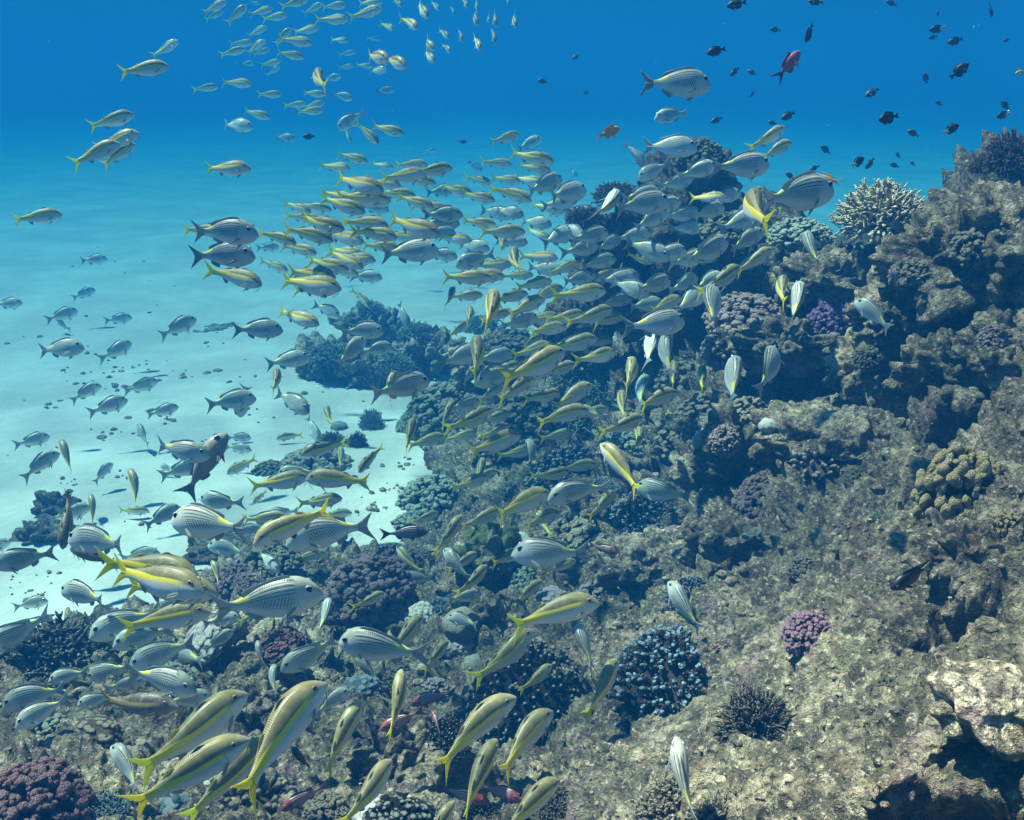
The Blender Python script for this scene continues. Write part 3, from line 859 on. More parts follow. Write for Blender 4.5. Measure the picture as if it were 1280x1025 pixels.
for (px, py, w, h, kd, mt, lb) in [
    (640, 610, 56, 40, 'table', 'green', 'small pale green branching coral left of the small blue-tipped coral'),
    (780, 545, 60, 44, 'cauliflower', 'green', 'pale green round coral under the right-hand goatfish'),
    (840, 545, 50, 40, 'loose', 'tan', 'tan knobbed coral left of the blue clam'),
    (905, 540, 44, 36, 'cauliflower', 'pinktan', 'pinkish coral on the dark ragged rock'),
    (760, 600, 44, 34, 'thicket', 'blueg', 'pale blue-grey finger coral right of the small blue-tipped coral'),
    (690, 740, 44, 34, 'knobs', 'lime', 'whitish lumpy coral behind the long goatfish'),
    (660, 715, 50, 36, 'cauliflower', 'green', 'pale green coral under the bream with its tail to the right'),
    (740, 735, 46, 34, 'loose', 'white', 'whitish knobbed coral above the big blue-tipped thicket'),
    (525, 760, 40, 34, 'knobs', 'wbrain', 'pale lumpy coral left of the smooth brain coral'),
    (505, 835, 50, 40, 'cauliflower', 'olive', 'olive coral under the goatfish that hides the large bream'),
    (445, 850, 56, 40, 'knobs', 'blueg', 'blue-grey lumpy coral in front of the dark hollow'),
    (385, 855, 46, 34, 'leather', 'blueg', 'blue-grey lobed coral behind the longest goatfish'),
    (255, 790, 56, 38, 'knobs', 'lime', 'bleached lumpy coral on the rubble mound'),
    (215, 840, 60, 40, 'cauliflower', 'green', 'pale green coral under the dark brown goatfish'),
    (120, 900, 60, 44, 'knobs', 'tan', 'tan lumpy coral above the reddish cauliflower coral'),
    (60, 905, 56, 40, 'loose', 'green', 'pale knobbed coral at the left edge above the reddish coral'),
    (250, 960, 50, 36, 'knobs', 'wbrain', 'pale coral lump under the tails of the front goatfish'),
    (410, 1005, 56, 40, 'cauliflower', 'tan', 'tan coral at the bottom edge beside the red soldierfish'),
    (600, 1010, 50, 36, 'thicket', 'dkfing', 'dark finger coral at the bottom edge'),
    (1075, 590, 40, 26, 'cauliflower', 'olive', 'flat olive coral right of the whitish finger coral'),
    (1110, 640, 44, 30, 'table', 'green', 'thin branching coral flat on the pale slope'),
    (1165, 620, 36, 26, 'thicket', 'tan', 'small tan finger coral beside the yellow-brown coral'),
    (1000, 700, 34, 24, 'cauliflower', 'tan', 'small tan coral crust on the slope below the purple mound'),
    (905, 800, 30, 22, 'knobs', 'pinktan', 'small pinkish lump right of the big blue-tipped thicket'),
    (1110, 850, 30, 22, 'cauliflower', 'olive', 'small olive coral on the pale near slope'),
    (1140, 330, 50, 36, 'cauliflower', 'tan', 'tan coral on the crest below the knobbly heads'),
    (1215, 300, 44, 34, 'loose', 'tan', 'tan knobbed coral on the craggy brown rock'),
    (1085, 440, 36, 28, 'cauliflower', 'olive', 'olive coral in the shade under the overhang'),
    (900, 430, 44, 30, 'loose', 'tan', 'tan knobbed coral at the left end of the flat pale ledge')]:
    coral(px, py, w, h, kd, mt, lb, None, 0.5)

# blue clam wedged in the rock: two wavy shells and a blue mantle between
def clam():
    v, f = ICO[4]
    p, nor, d = hit(877, 550)
    root = bpy.data.objects.new('giant_clam', None); COL.objects.link(root)
    root['label'] = 'small giant clam with a bright blue mantle wedged beside the whitish boulder'
    root['category'] = 'clam'
    ms, b = node_mat('clam_shell'); b.out(b.mix(b.noise(b.coord('Object'), 9), (0.4, 0.38, 0.33), (0.62, 0.6, 0.55)), 0.8)
    mm, b = node_mat('clam_mantle'); b.out(b.mix(b.ss(b.noise(b.coord('Object'), 14), 0.45, 0.6), (0.12, 0.2, 0.5), (0.5, 0.62, 0.85)), 0.5)
    for s in (-1, 1):
        q = v * np.array([1.0, 0.34, 0.7])
        q[:, 1] = np.abs(q[:, 1]) * s + s * 0.1 + 0.10 * np.sin(v[:, 0] * 11) * np.clip(v[:, 2], 0, 1)
        link('shell', new_mesh('shell', q, f, ms), parent=root)
    q = v * np.array([0.86, 0.22, 0.5]); q[:, 2] += 0.26; q[:, 1] += 0.09 * np.sin(v[:, 0] * 11)
    link('mantle', new_mesh('mantle', q, f, mm), parent=root)
    root.location = p + Vector((0, -0.02, 0.01)); s = 15 * d / FPX
    root.scale = (s, s, s); root.rotation_euler = (R(-25), R(-50), R(15))
clam()

# loose rubble: on the sand in patches and everywhere on the reef
def stones(name, pts, sizes, mat, seed, label=None):
    g = np.random.default_rng(seed)
    v, f = ICO[2]
    V, F = [], []
    f = np.array(f)
    for i, (p, s) in enumerate(zip(pts, sizes)):
        q = v * (1 + 0.35 * pnoise(v * 1.6 + i * 3.1))[:, None] * s * (0.6 + 0.7 * g.random(3)) * np.array([1, 1, 0.6])
        a = g.random() * 6.28
        q = q @ np.array([[math.cos(a), -math.sin(a), 0], [math.sin(a), math.cos(a), 0], [0, 0, 1]])
        V.append(q + p); F.append(f + i * len(v))
    o = link(name, new_mesh(name, np.concatenate(V), np.concatenate(F).tolist(), mat), kind='stuff')
pts, sz = [], []
for (px, py, sp, n) in [(80,400,26,12),(100,470,34,30),(140,485,30,26),(60,500,30,18),(180,460,30,26),(200,520,24,16),(230,470,30,20),(140,540,34,26),(60,565,40,14),
                        (240,560,30,16),(90,600,30,18),(150,600,30,14),(40,430,30,8),(110,440,30,12),(260,430,30,10),(220,390,40,8),(330,520,30,10),(420,490,40,12),
                        (160,650,40,14),(30,720,40,26),(40,745,30,22),(190,700,30,10),(500,620,26,60),(470,640,26,40),(505,585,20,36),(300,470,60,14),(130,320,60,8),(180,345,50,10)]:
    for k in range(int(n * 0.45)):
        x, y = px + random.gauss(0, sp * 0.55), py + random.gauss(0, sp * 0.20)
        d = ray(x, y); t_ = -CAM_Z / d.z
        if t_ < 0: continue
        q = C0 + d * t_
        pts.append((q.x, q.y, float(sand_z(np.array([q.x]), np.array([q.y]))[0]) + 0.004))
        sz.append((0.009 + 0.026 * random.random() ** 3) * (1.35 if py < 560 else 0.8))
stones('sand_rubble', np.array(pts), sz, M_RUBBLE, 5)
sel = rng.integers(0, NR * NA, 90000)
ii, jj = sel // NA, sel % NA
ok = (GP[ii, jj, 2] > 0.08) & (GP[ii, jj, 1] < 8.5)
ii, jj = ii[ok][:9500], jj[ok][:9500]
dd = np.linalg.norm(GP[ii, jj] - np.array(C0), axis=1)
stones('reef_rubble', GP[ii, jj], (0.0028 + 0.0060 * rng.random(len(ii)) ** 4 * 2.4) * np.clip(dd / 2.2, 0.6, 2.4), M_REEF_PALE, 6)
# ------------------------------------------------------------------ fish: one body mesh per kind and bend, copied for every single fish
# body frame: nose at x = +0.5, tail tips at x = -0.5, z up; attributes fs (0 nose .. 1 tail tip) and fh (-1 belly .. 1 back) drive the markings
def curve(tab, s):
    xs, ys = zip(*tab)
    s = np.asarray(s, dtype=float)
    # monotone-ish smooth interpolation
    xs, ys = np.array(xs), np.array(ys)
    i = np.clip(np.searchsorted(xs, s) - 1, 0, len(xs) - 2)
    m = np.gradient(ys, xs)
    h = xs[i + 1] - xs[i]
    t = np.clip((s - xs[i]) / h, 0, 1)
    return ((2*t**3 - 3*t**2 + 1) * ys[i] + (t**3 - 2*t**2 + t) * h * m[i] + (-2*t**3 + 3*t**2) * ys[i+1] + (t**3 - t**2) * h * m[i+1])

SPEC = {
 'goat': dict(
   top=[(0,-.012),(.03,.022),(.08,.062),(.14,.092),(.22,.112),(.32,.118),(.44,.106),(.56,.082),(.68,.055),(.78,.037),(.84,.036)],
   bot=[(0,-.022),(.03,-.044),(.08,-.062),(.15,-.082),(.25,-.100),(.36,-.106),(.48,-.096),(.60,-.070),(.70,-.046),(.78,-.033),(.84,-.034)],
   wid=[(0,.012),(.04,.036),(.12,.060),(.25,.076),(.40,.072),(.55,.052),(.68,.032),(.78,.017),(.84,.010)], end=.84,
   tail=[(.80,.026),(.86,.042),(.93,.092),(1.0,.150),(.985,.128),(.945,.065),(.915,.020),(.905,0)],
   d1=[(.27,.108),(.30,.122),(.345,.136),(.375,.128),(.41,.112),(.43,.104)], d2=[(.56,.078),(.585,.096),(.62,.092),(.66,.070),(.69,.054)],
   anal=[(.60,-.066),(.62,-.112),(.655,-.096),(.70,-.046)],
   pec=(.205,-.030,.105,.030), pel=(.235,-.092,.11,.035), eye=(.115,.046,.025), barbel=True),
 'bream': dict(
   top=[(0,-.030),(.03,.026),(.08,.082),(.15,.132),(.24,.162),(.36,.168),(.48,.150),(.60,.112),(.70,.068),(.77,.042),(.82,.040)],
   bot=[(0,-.050),(.04,-.086),(.10,-.116),(.18,-.140),(.30,-.156),(.42,-.150),(.54,-.122),(.64,-.082),(.72,-.050),(.78,-.036),(.82,-.038)],
   wid=[(0,.014),(.05,.048),(.14,.076),(.26,.090),(.40,.082),(.54,.058),(.66,.036),(.76,.018),(.82,.010)], end=.82,
   tail=[(.78,.030),(.84,.050),(.91,.100),(1.0,.165),(.985,.135),(.95,.080),(.93,.034),(.922,0)],
   d1=[(.24,.156),(.28,.188),(.36,.196),(.46,.178),(.56,.152),(.64,.136),(.70,.112),(.715,.074),(.70,.062)], d2=None,
   anal=[(.56,-.112),(.58,-.158),(.63,-.142),(.69,-.104),(.70,-.056)],
   pec=(.25,-.045,.17,.036), pel=(.28,-.148,.11,.045), eye=(.115,.060,.043), barbel=False),
 'damsel': dict(
   top=[(0,-.01),(.04,.06),(.10,.13),(.20,.20),(.34,.235),(.50,.22),(.62,.16),(.72,.085),(.78,.055),(.80,.055)],
   bot=[(0,-.02),(.05,-.08),(.12,-.14),(.22,-.20),(.36,-.235),(.50,-.22),(.62,-.16),(.72,-.085),(.78,-.055),(.80,-.055)],
   wid=[(0,.014),(.06,.06),(.18,.095),(.32,.10),(.46,.08),(.6,.05),(.72,.025),(.80,.012)], end=.80,
   tail=[(.77,.048),(.84,.075),(.93,.115),(1.0,.135),(.97,.10),(.94,.05),(.93,0)],
   d1=[(.24,.21),(.32,.275),(.46,.285),(.58,.255),(.68,.215),(.735,.14),(.72,.09)], d2=None,
   anal=[(.42,-.225),(.50,-.28),(.60,-.265),(.68,-.215),(.73,-.14),(.72,-.09)],
   pec=(.27,-.03,.15,.06), pel=(.27,-.21,.16,.05), eye=(.11,.055,.036), barbel=False),
 'anthias': dict(
   top=[(0,-.005),(.04,.045),(.10,.095),(.20,.140),(.32,.155),(.46,.135),(.58,.092),(.66,.056),(.70,.048),(.72,.048)],
   bot=[(0,-.02),(.05,-.07),(.12,-.11),(.22,-.145),(.34,-.155),(.46,-.135),(.58,-.09),(.66,-.054),(.70,-.046),(.72,-.046)],
   wid=[(0,.012),(.06,.05),(.18,.08),(.32,.085),(.46,.066),(.58,.042),(.72,.012)], end=.72,
   tail=[(.69,.040),(.75,.070),(.84,.120),(1.0,.215),(.90,.105),(.84,.05),(.82,0)],
   d1=[(.20,.130),(.225,.215),(.25,.300),(.262,.215),(.34,.215),(.46,.205),(.56,.180),(.64,.120),(.62,.075)], d2=None,
   anal=[(.42,-.14),(.47,-.20),(.54,-.215),(.61,-.15),(.62,-.07)],
   pec=(.25,-.03,.16,.06), pel=(.27,-.14,.18,.045), eye=(.10,.045,.028), barbel=False),
 'soldier': dict(
   top=[(0,-.02),(.04,.035),(.10,.085),(.20,.130),(.32,.145),(.46,.125),(.58,.085),(.68,.045),(.76,.026),(.80,.026)],
   bot=[(0,-.035),(.05,-.075),(.12,-.105),(.22,-.125),(.34,-.135),(.46,-.118),(.58,-.08),(.68,-.042),(.76,-.025),(.80,-.025)],
   wid=[(0,.016),(.06,.055),(.18,.082),(.32,.086),(.46,.07),(.6,.045),(.72,.02),(.80,.010)], end=.80,
   tail=[(.77,.022),(.83,.045),(.91,.10),(1.0,.155),(.97,.105),(.93,.045),(.915,0)],
   d1=[(.22,.132),(.26,.180),(.36,.190),(.48,.160),(.53,.120),(.56,.150),(.61,.165),(.66,.09),(.66,.055)], d2=None,
   anal=[(.52,-.095),(.55,-.15),(.61,-.14),(.67,-.06),(.66,-.05)],
   pec=(.25,-.03,.14,.05), pel=(.27,-.125,.13,.045), eye=(.11,.045,.042), barbel=False),
}

def fish_mesh(kind, name, bend, mat, deep=1.0, fat=1.0, tailk=1.0):
    S = SPEC[kind]
    g = np.random.default_rng(5)
    ns, nr = 34, 22
    s = S['end'] * (1 - np.cos(np.linspace(0, 1, ns) ** 0.9 * math.pi / 2 * 1.0)) if False else S['end'] * np.linspace(0, 1, ns) ** 1.25
    zt, zb, w = curve(S['top'], s) * deep, curve(S['bot'], s) * deep, curve(S['wid'], s) * fat
    mid, half = (zt + zb) / 2, (zt - zb) / 2
    V, FS, FH, FN = [], [], [], []
    F = []
    for i in range(ns):
        for j in range(nr):
            a = 2 * math.pi * j / nr
            c, sn = math.cos(a), math.sin(a)
            y = w[i] * math.copysign(abs(c) ** 0.85, c)
            z = mid[i] + half[i] * math.copysign(abs(sn) ** 1.05, sn)
            V.append((0.5 - s[i], y, z)); FS.append(s[i]); FH.append((z - mid[i]) / max(half[i], 1e-5)); FN.append(0)
    for i in range(ns - 1):
        for j in range(nr):
            j2 = (j + 1) % nr
            F.append((i * nr + j, i * nr + j2, (i + 1) * nr + j2, (i + 1) * nr + j))
    V.append((0.5 + 0.003, 0, mid[0])); FS.append(0); FH.append(0); FN.append(0)
    F += [(len(V) - 1, (j + 1) % nr, j) for j in range(nr)]
    def sheet(rows, code, thick=0.0032):
        """rows = list of point rows (root row first); a thin two-sided fin that thins to its edge"""
        n, m = len(rows), len(rows[0])
        o = len(V)
        for side in (1, -1):
            for i, r in enumerate(rows):
                th = thick * (1 - 0.85 * i / (n - 1)) * side
                for (p, nn, h) in r:
                    V.append((p[0] + nn[0] * th, p[1] + nn[1] * th, p[2] + nn[2] * th)); FS.append(0.5 - p[0]); FH.append(h); FN.append(code)
        k = n * m
        for sd in (0, 1):
            for i in range(n - 1):
                for j in range(m - 1):
                    q = (o + sd * k + i * m + j, o + sd * k + i * m + j + 1, o + sd * k + (i + 1) * m + j + 1, o + sd * k + (i + 1) * m + j)
                    F.append(q if sd == 0 else q[::-1])
        for i in range(n - 1):                                   # close the rim
            for j in (0, m - 1):
                a_, b_ = o + i * m + j, o + (i + 1) * m + j
                F.append((a_, b_, b_ + k, a_ + k))
        for j in range(m - 1):
            a_, b_ = o + (n - 1) * m + j, o + (n - 1) * m + j + 1
            F.append((a_, b_, b_ + k, a_ + k))
    Y = (0, 1, 0)
    # tail: upper and lower lobes, swept root to tip
    T = S['tail']
    lead = T[:4]; trail = [T[-1]] + T[-2:3:-1]                    # leading edge root..tip, trailing edge centre..tip
    def along(poly, k):
        p = np.array(poly, dtype=float)
        l = np.concatenate([[0], np.cumsum(np.linalg.norm(np.diff(p, axis=0), axis=1))])
        t = np.linspace(0, l[-1], k)
        return np.stack([np.interp(t, l, p[:, 0]), np.interp(t, l, p[:, 1])], 1)
    for sg in (1, -1):
        a_, b_ = along(lead, 10), along([(T[0][0] , 0)] + trail + [T[3]], 10)
        rows = []
        for i in range(10):
            rows.append([((0.5 - (a_[i, 0] * (1 - t) + b_[i, 0] * t), 0, sg * tailk * (a_[i, 1] * (1 - t) + b_[i, 1] * t)), Y, 0) for t in np.linspace(0, 1, 5)])
        sheet(rows, 1, 0.006)
    # dorsal and anal fins: from the body line up to the outline
    def median(poly, up, code):
        p = np.array(poly, dtype=float)
        k = 12
        x = np.linspace(p[:, 0].min(), p[:, 0].max(), k)
        # outline above the body between the first and last foot of the fin
        l = np.concatenate([[0], np.cumsum(np.linalg.norm(np.diff(p, axis=0), axis=1))])
        t = np.linspace(0, l[-1], k)
        ox, oz = np.interp(t, l, p[:, 0]), np.interp(t, l, p[:, 1])
        bx = np.linspace(p[0, 0], p[-1, 0], k)
        bz = curve(S['top'] if up else S['bot'], bx) * deep * 0.9
        rows = []
        for f in np.linspace(0, 1, 5):
            rows.append([((0.5 - (bx[i] * (1 - f) + ox[i] * f), 0, bz[i] * (1 - f) + oz[i] * deep * f), Y, 1.0 if up else -1.0) for i in range(k)])
        sheet(rows, code, 0.005)
    median(S['d1'], True, 0 if S['barbel'] else 2)
    if S['d2']: median(S['d2'], True, 2)
    median(S['anal'], False, 3)
    # paired fins
    for sg in (1, -1):
        px, pz, L, W = S['pec']
        y0 = float(curve(S['wid'], px)) * fat * 0.9
        ax = np.array((-0.80, 0.48 * sg, -0.30)); ax /= np.linalg.norm(ax)
        cx = np.array((0.25, 0.1 * sg, -1.0)); cx /= np.linalg.norm(cx)
        nn = np.cross(ax, cx)
        rows = [[(np.array((0.5 - px, y0 * sg, pz * deep)) + ax * L * f + cx * W * (t - .4) * (0.35 + 0.65 * math.sin(min(1, f * 1.15) * 2.6)), nn, -.2) for t in np.linspace(0, 1, 4)] for f in np.linspace(0, 1, 6)]
        sheet(rows, 4, 0.003)
        px, pz, L, W = S['pel']
        ax = np.array((-0.62, 0.30 * sg, -0.72)); ax /= np.linalg.norm(ax)
        cx = np.array((0.75, 0.2 * sg, -0.6)); cx /= np.linalg.norm(cx)
        nn = np.cross(ax, cx)
        rows = [[(np.array((0.5 - px, 0.022 * sg, pz * deep * 0.94)) + ax * L * f * (1 - 0.25 * t) + cx * W * (t - .5) * (1 - 0.75 * f), nn, -1) for t in np.linspace(0, 1, 4)] for f in np.linspace(0, 1, 5)]
        sheet(rows, 4, 0.003)
    if S['barbel']:
        for sg in (1, -1):
            a0 = np.array((0.46, 0.010 * sg, -0.060 * deep)); ax = np.array((-0.45, 0.25 * sg, -0.5))
            rows = [[(a0 + ax * 0.13 * f * (1 + 0.2 * f) + np.array((0.006 * (t - .5), 0, 0)), Y, -1) for t in (0, 1)] for f in np.linspace(0, 1, 5)]
            sheet(rows, 4, 0.003)
    V = np.array(V); FS = np.array(FS)
    # the swimming bend: the body curves in plan, more towards the tail
    u = np.clip(FS, 0, 1)
    ph = bend * (u - 0.30) ** 2 * 1.0 * np.sign(u - 0.30) * (u > 0.30) + bend * 0.12 * (0.30 - u) * (u < 0.30)
    V[:, 1] += ph
    me = new_mesh(name, V, F, mat, {'fs': FS, 'fh': FH, 'fin': FN})
    me.materials.append(mat)
    return me, bend

def eye_sites(kind, bend, deep, fat):
    s, z, r = SPEC[kind]['eye']
    y = float(curve(SPEC[kind]['wid'], s)) * fat
    zt, zb = float(curve(SPEC[kind]['top'], s)) * deep, float(curve(SPEC[kind]['bot'], s)) * deep
    h = (z * deep - (zt + zb) / 2) / ((zt - zb) / 2)
    c = math.sqrt(max(0.02, 1 - min(0.98, abs(h)) ** 2)) ** 0.85
    out = []
    for sg in (1, -1):
        out.append((0.5 - s, sg * (y * c - r * 0.22) + bend * 0.12 * (0.30 - s), z * deep, sg, r))
    return out

def eye_mesh(name, ring, pupil_k=0.62):
    m, b = node_mat(name)
    co = b.coord('Object')
    r = b.m('SQRT', b.m('ADD', b.m('POWER', co_x(b, co), 2.0), b.m('POWER', co_z(b, co), 2.0)))
    c = b.mix(b.ss(r, pupil_k - 0.06, pupil_k + 0.04), (0.006, 0.006, 0.008), ring)
    c = b.mix(b.ss(r, 0.88, 0.98), c, (0.10, 0.10, 0.09))
    b.out(c, 0.12, None, 0.6)
    v, f = ICO[3]
    return new_mesh(name, v * np.array([1, 0.42, 1]), [tuple(x) for x in f], m)

# ---- skins
def skin_tools(b):
    return b.attr('fs'), b.attr('fh'), b.attr('fin'), b.coord('Object'), b.rnd()
def is_fin(b, fin, k):
    return b.m('COMPARE', fin, float(k), 0.3)
def rays(b, co, fin):
    """fine fin rays"""
    w = b.m('SINE', b.m('MULTIPLY', b.m('ADD', co_z(b, co), b.m('MULTIPLY', co_x(b, co), 0.5)), 420.0))
    return b.m('MULTIPLY', w, 0.5)
def scales(b, fs, fh, nx=62.0, nz=15.0):
    """offset rows of scales; returns 0 at the edges .. 1"""
    z = b.m('MULTIPLY', fh, nz)
    row = b.m('FLOOR', z)
    x = b.m('ADD', b.m('MULTIPLY', fs, nx), b.m('MULTIPLY', b.m('FRACT', b.m('MULTIPLY', row, 0.5)), 1.0))
    fx = b.m('ABSOLUTE', b.m('SUBTRACT', b.m('FRACT', x), 0.5))
    fz = b.m('ABSOLUTE', b.m('SUBTRACT', b.m('FRACT', z), 0.5))
    return b.ss(b.m('ADD', b.m('MULTIPLY', fx, 0.9), b.m('MULTIPLY', fz, 0.9)), 0.66, 0.36)

def skin_goat(name, dull=0.0, brown=False):
    m, b = node_mat(name)
    fs, fh, fin, co, rd = skin_tools(b)
    n = b.noise(co, 14, 4, 0.6)
    back = b.mix(b.ss(rd, 0.0, 1.0), (0.17, 0.155, 0.045), (0.25, 0.205, 0.07))
    belly = (0.84, 0.80, 0.74)
    flank = (0.70, 0.66, 0.58)
    if brown:
        back, belly, flank = (0.10, 0.065, 0.045), (0.17, 0.12, 0.09), (0.13, 0.09, 0.065)
    c = b.mix(b.ss(fh, -0.55, 0.05), belly, flank)
    c = b.mix(b.ss(fh, 0.10, 0.42), c, back)
    sc = scales(b, fs, fh)
    scm = b.m('MULTIPLY', b.m('SUBTRACT', 1.0, sc), b.m('MULTIPLY', b.ss(fh, -0.35, 0.35), b.ss(fs, 0.20, 0.27)))
    c = b.mix(b.m('MULTIPLY', scm, 0.75), c, tuple(0.35 * x for x in ((0.16, 0.14, 0.07) if not brown else (0.1, 0.07, 0.05))))
    # the yellow band from eye to tail
    ctr = b.m('ADD', 0.30, b.m('MULTIPLY', fs, -0.05))
    wid = b.m('ADD', 0.145, b.m('MULTIPLY', b.ss(fs, 0.45, 0.85), 0.55))
    band = b.ss(b.m('DIVIDE', b.m('ABSOLUTE', b.m('SUBTRACT', fh, ctr)), wid), 1.15, 0.75)
    band = b.m('MULTIPLY', band, b.ss(fs, 0.14, 0.24))
    yel = (0.92, 0.72, 0.01) if not brown else (0.30, 0.20, 0.05)
    c = b.mix(b.m('MULTIPLY', band, 0.92), c, yel)
    # head: pale snout, darker crown
    c = b.mix(b.m('MULTIPLY', b.ss(fs, 0.10, 0.02), 0.4), c, (0.45, 0.40, 0.36))
    # gill cover line
    gl = b.ss(b.m('ABSOLUTE', b.m('SUBTRACT', fs, b.m('SUBTRACT', 0.205, b.m('MULTIPLY', b.m('MULTIPLY', fh, fh), 0.045)))), 0.006, 0.001)
    c = b.mix(b.m('MULTIPLY', gl, b.m('MULTIPLY', b.ss(fh, 0.45, 0.25), 0.45)), c, (0.10, 0.09, 0.06))
    c = b.mix(b.m('MULTIPLY', b.ss(n, 0.40, 0.66), 0.16), c, (0.55, 0.52, 0.42))
    tail = b.mix(b.ss(rd, 0.1, 0.9), (0.84, 0.86, 0.02), (0.92, 0.80, 0.015)) if not brown else (0.26, 0.20, 0.06)
    c = b.mix(is_fin(b, fin, 1), c, tail)
    c = b.mix(is_fin(b, fin, 2), c, (0.50, 0.44, 0.10) if not brown else (0.1, 0.07, 0.04))
    c = b.mix(b.m('GREATER_THAN', fin, 2.5), c, (0.50, 0.47, 0.42) if not brown else (0.14, 0.1, 0.08))
    fm = b.m('GREATER_THAN', fin, 0.5)
    c = b.mix(b.m('MULTIPLY', fm, b.m('MULTIPLY', b.ss(rays(b, co, fin), 0.0, 0.4), 0.25)), c, (0.30, 0.28, 0.10))
    b.out(c, 0.38, b.bump(b.m('MULTIPLY', scm, -1.0), 0.25, 0.004), 0.45, b.m('MULTIPLY', fm, 0.55))
    return m

def skin_bream(name, dark=0.0):
    m, b = node_mat(name)
    fs, fh, fin, co, rd = skin_tools(b)
    n = b.noise(co, 11, 4, 0.6)
    D = 1 - dark
    c = b.mix(b.ss(fh, -0.7, 0.35), (0.80 * D, 0.82 * D, 0.77 * D), (0.50 * D, 0.53 * D, 0.47 * D))
    c = b.mix(b.ss(fh, 0.35, 0.95), c, (0.27 * D, 0.28 * D, 0.21 * D))
    body = b.m('MULTIPLY', b.ss(fs, 0.20, 0.26), b.ss(fs, 0.78, 0.70))
    # three bold dark bands with white between, following the back
    arch = b.m('ADD', fh, b.m('MULTIPLY', b.m('POWER', b.m('SUBTRACT', fs, 0.36), 2.0), 1.1))
    u = b.m('MULTIPLY', b.m('SUBTRACT', arch, 0.34), 5.6)
    tri = b.m('ABSOLUTE', b.m('SUBTRACT', b.m('FRACT', u), 0.5))
    up = b.m('MULTIPLY', b.ss(fh, 0.30, 0.36), body)
    c = b.mix(b.m('MULTIPLY', up, b.m('MULTIPLY', b.ss(tri, 0.17, 0.09), 0.85)), c, (0.012, 0.014, 0.016))
    c = b.mix(b.m('MULTIPLY', up, b.m('MULTIPLY', b.ss(tri, 0.36, 0.44), 0.65)), c, (0.66 * D, 0.66 * D, 0.55 * D))
    # below them rows of dark dashes, slanting like the scale rows
    q1 = b.m('SINE', b.m('ADD', b.m('MULTIPLY', fs, 205.0), b.m('MULTIPLY', fh, 16.0)))
    q2 = b.m('SINE', b.m('MULTIPLY', arch, 52.0))
    dash = b.ss(b.m('ADD', b.m('MULTIPLY', q1, 0.75), b.m('MULTIPLY', q2, 0.55)), 0.02, 0.40)
    lowm = b.m('MULTIPLY', b.m('MULTIPLY', b.ss(fh, -0.42, -0.05), b.ss(fh, 0.34, 0.30)), b.m('MULTIPLY', b.ss(fs, 0.22, 0.30), b.ss(fs, 0.70, 0.50)))
    lowm = b.m('MULTIPLY', lowm, b.ss(rd, 0.0, 0.6, 0.75, 1.0))
    c = b.mix(b.m('MULTIPLY', dash, lowm), c, (0.025, 0.03, 0.03))
    # yellow saddle under the end of the dorsal fin
    ys = b.m('MULTIPLY', b.m('MULTIPLY', b.ss(fs, 0.62, 0.67), b.ss(fs, 0.80, 0.75)), b.ss(fh, 0.30, 0.60))
    c = b.mix(b.m('MULTIPLY', ys, b.m('LESS_THAN', fin, 0.5)), c, (0.72, 0.66, 0.10))
    # pale bar under the eye, dusky crown
    c = b.mix(b.m('MULTIPLY', b.ss(b.m('ABSOLUTE', b.m('SUBTRACT', fh, 0.02)), 0.10, 0.03), b.m('MULTIPLY', b.ss(fs, 0.05, 0.10), b.ss(fs, 0.22, 0.17))), c, (0.60, 0.60, 0.54))
    gl = b.ss(b.m('ABSOLUTE', b.m('SUBTRACT', fs, b.m('SUBTRACT', 0.225, b.m('MULTIPLY', b.m('MULTIPLY', fh, fh), 0.05)))), 0.006, 0.001)
    c = b.mix(b.m('MULTIPLY', gl, b.m('MULTIPLY', b.ss(fh, 0.55, 0.35), 0.4)), c, (0.08, 0.09, 0.09))
    sc = scales(b, fs, fh, 48.0, 13.0)
    scm = b.m('MULTIPLY', b.m('SUBTRACT', 1.0, sc), b.ss(fs, 0.22, 0.30))
    c = b.mix(b.m('MULTIPLY', scm, 0.16), c, (0.10, 0.11, 0.11))
    c = b.mix(b.m('MULTIPLY', b.ss(n, 0.42, 0.66), 0.14), c, (0.6, 0.62, 0.6))
    c = b.mix(is_fin(b, fin, 1), c, (0.40 * D, 0.44 * D, 0.44 * D))
    c = b.mix(is_fin(b, fin, 2), c, (0.33 * D, 0.37 * D, 0.36 * D))
    c = b.mix(b.m('GREATER_THAN', fin, 2.5), c, (0.46 * D, 0.50 * D, 0.50 * D))
    fm = b.m('GREATER_THAN', fin, 0.5)
    c = b.mix(b.m('MULTIPLY', fm, b.m('MULTIPLY', b.ss(rays(b, co, fin), 0.0, 0.4), 0.25)), c, (0.12, 0.14, 0.14))
    b.out(c, 0.33, b.bump(b.m('MULTIPLY', scm, -1.0), 0.2, 0.004), 0.5, b.m('MULTIPLY', fm, 0.55))
    return m

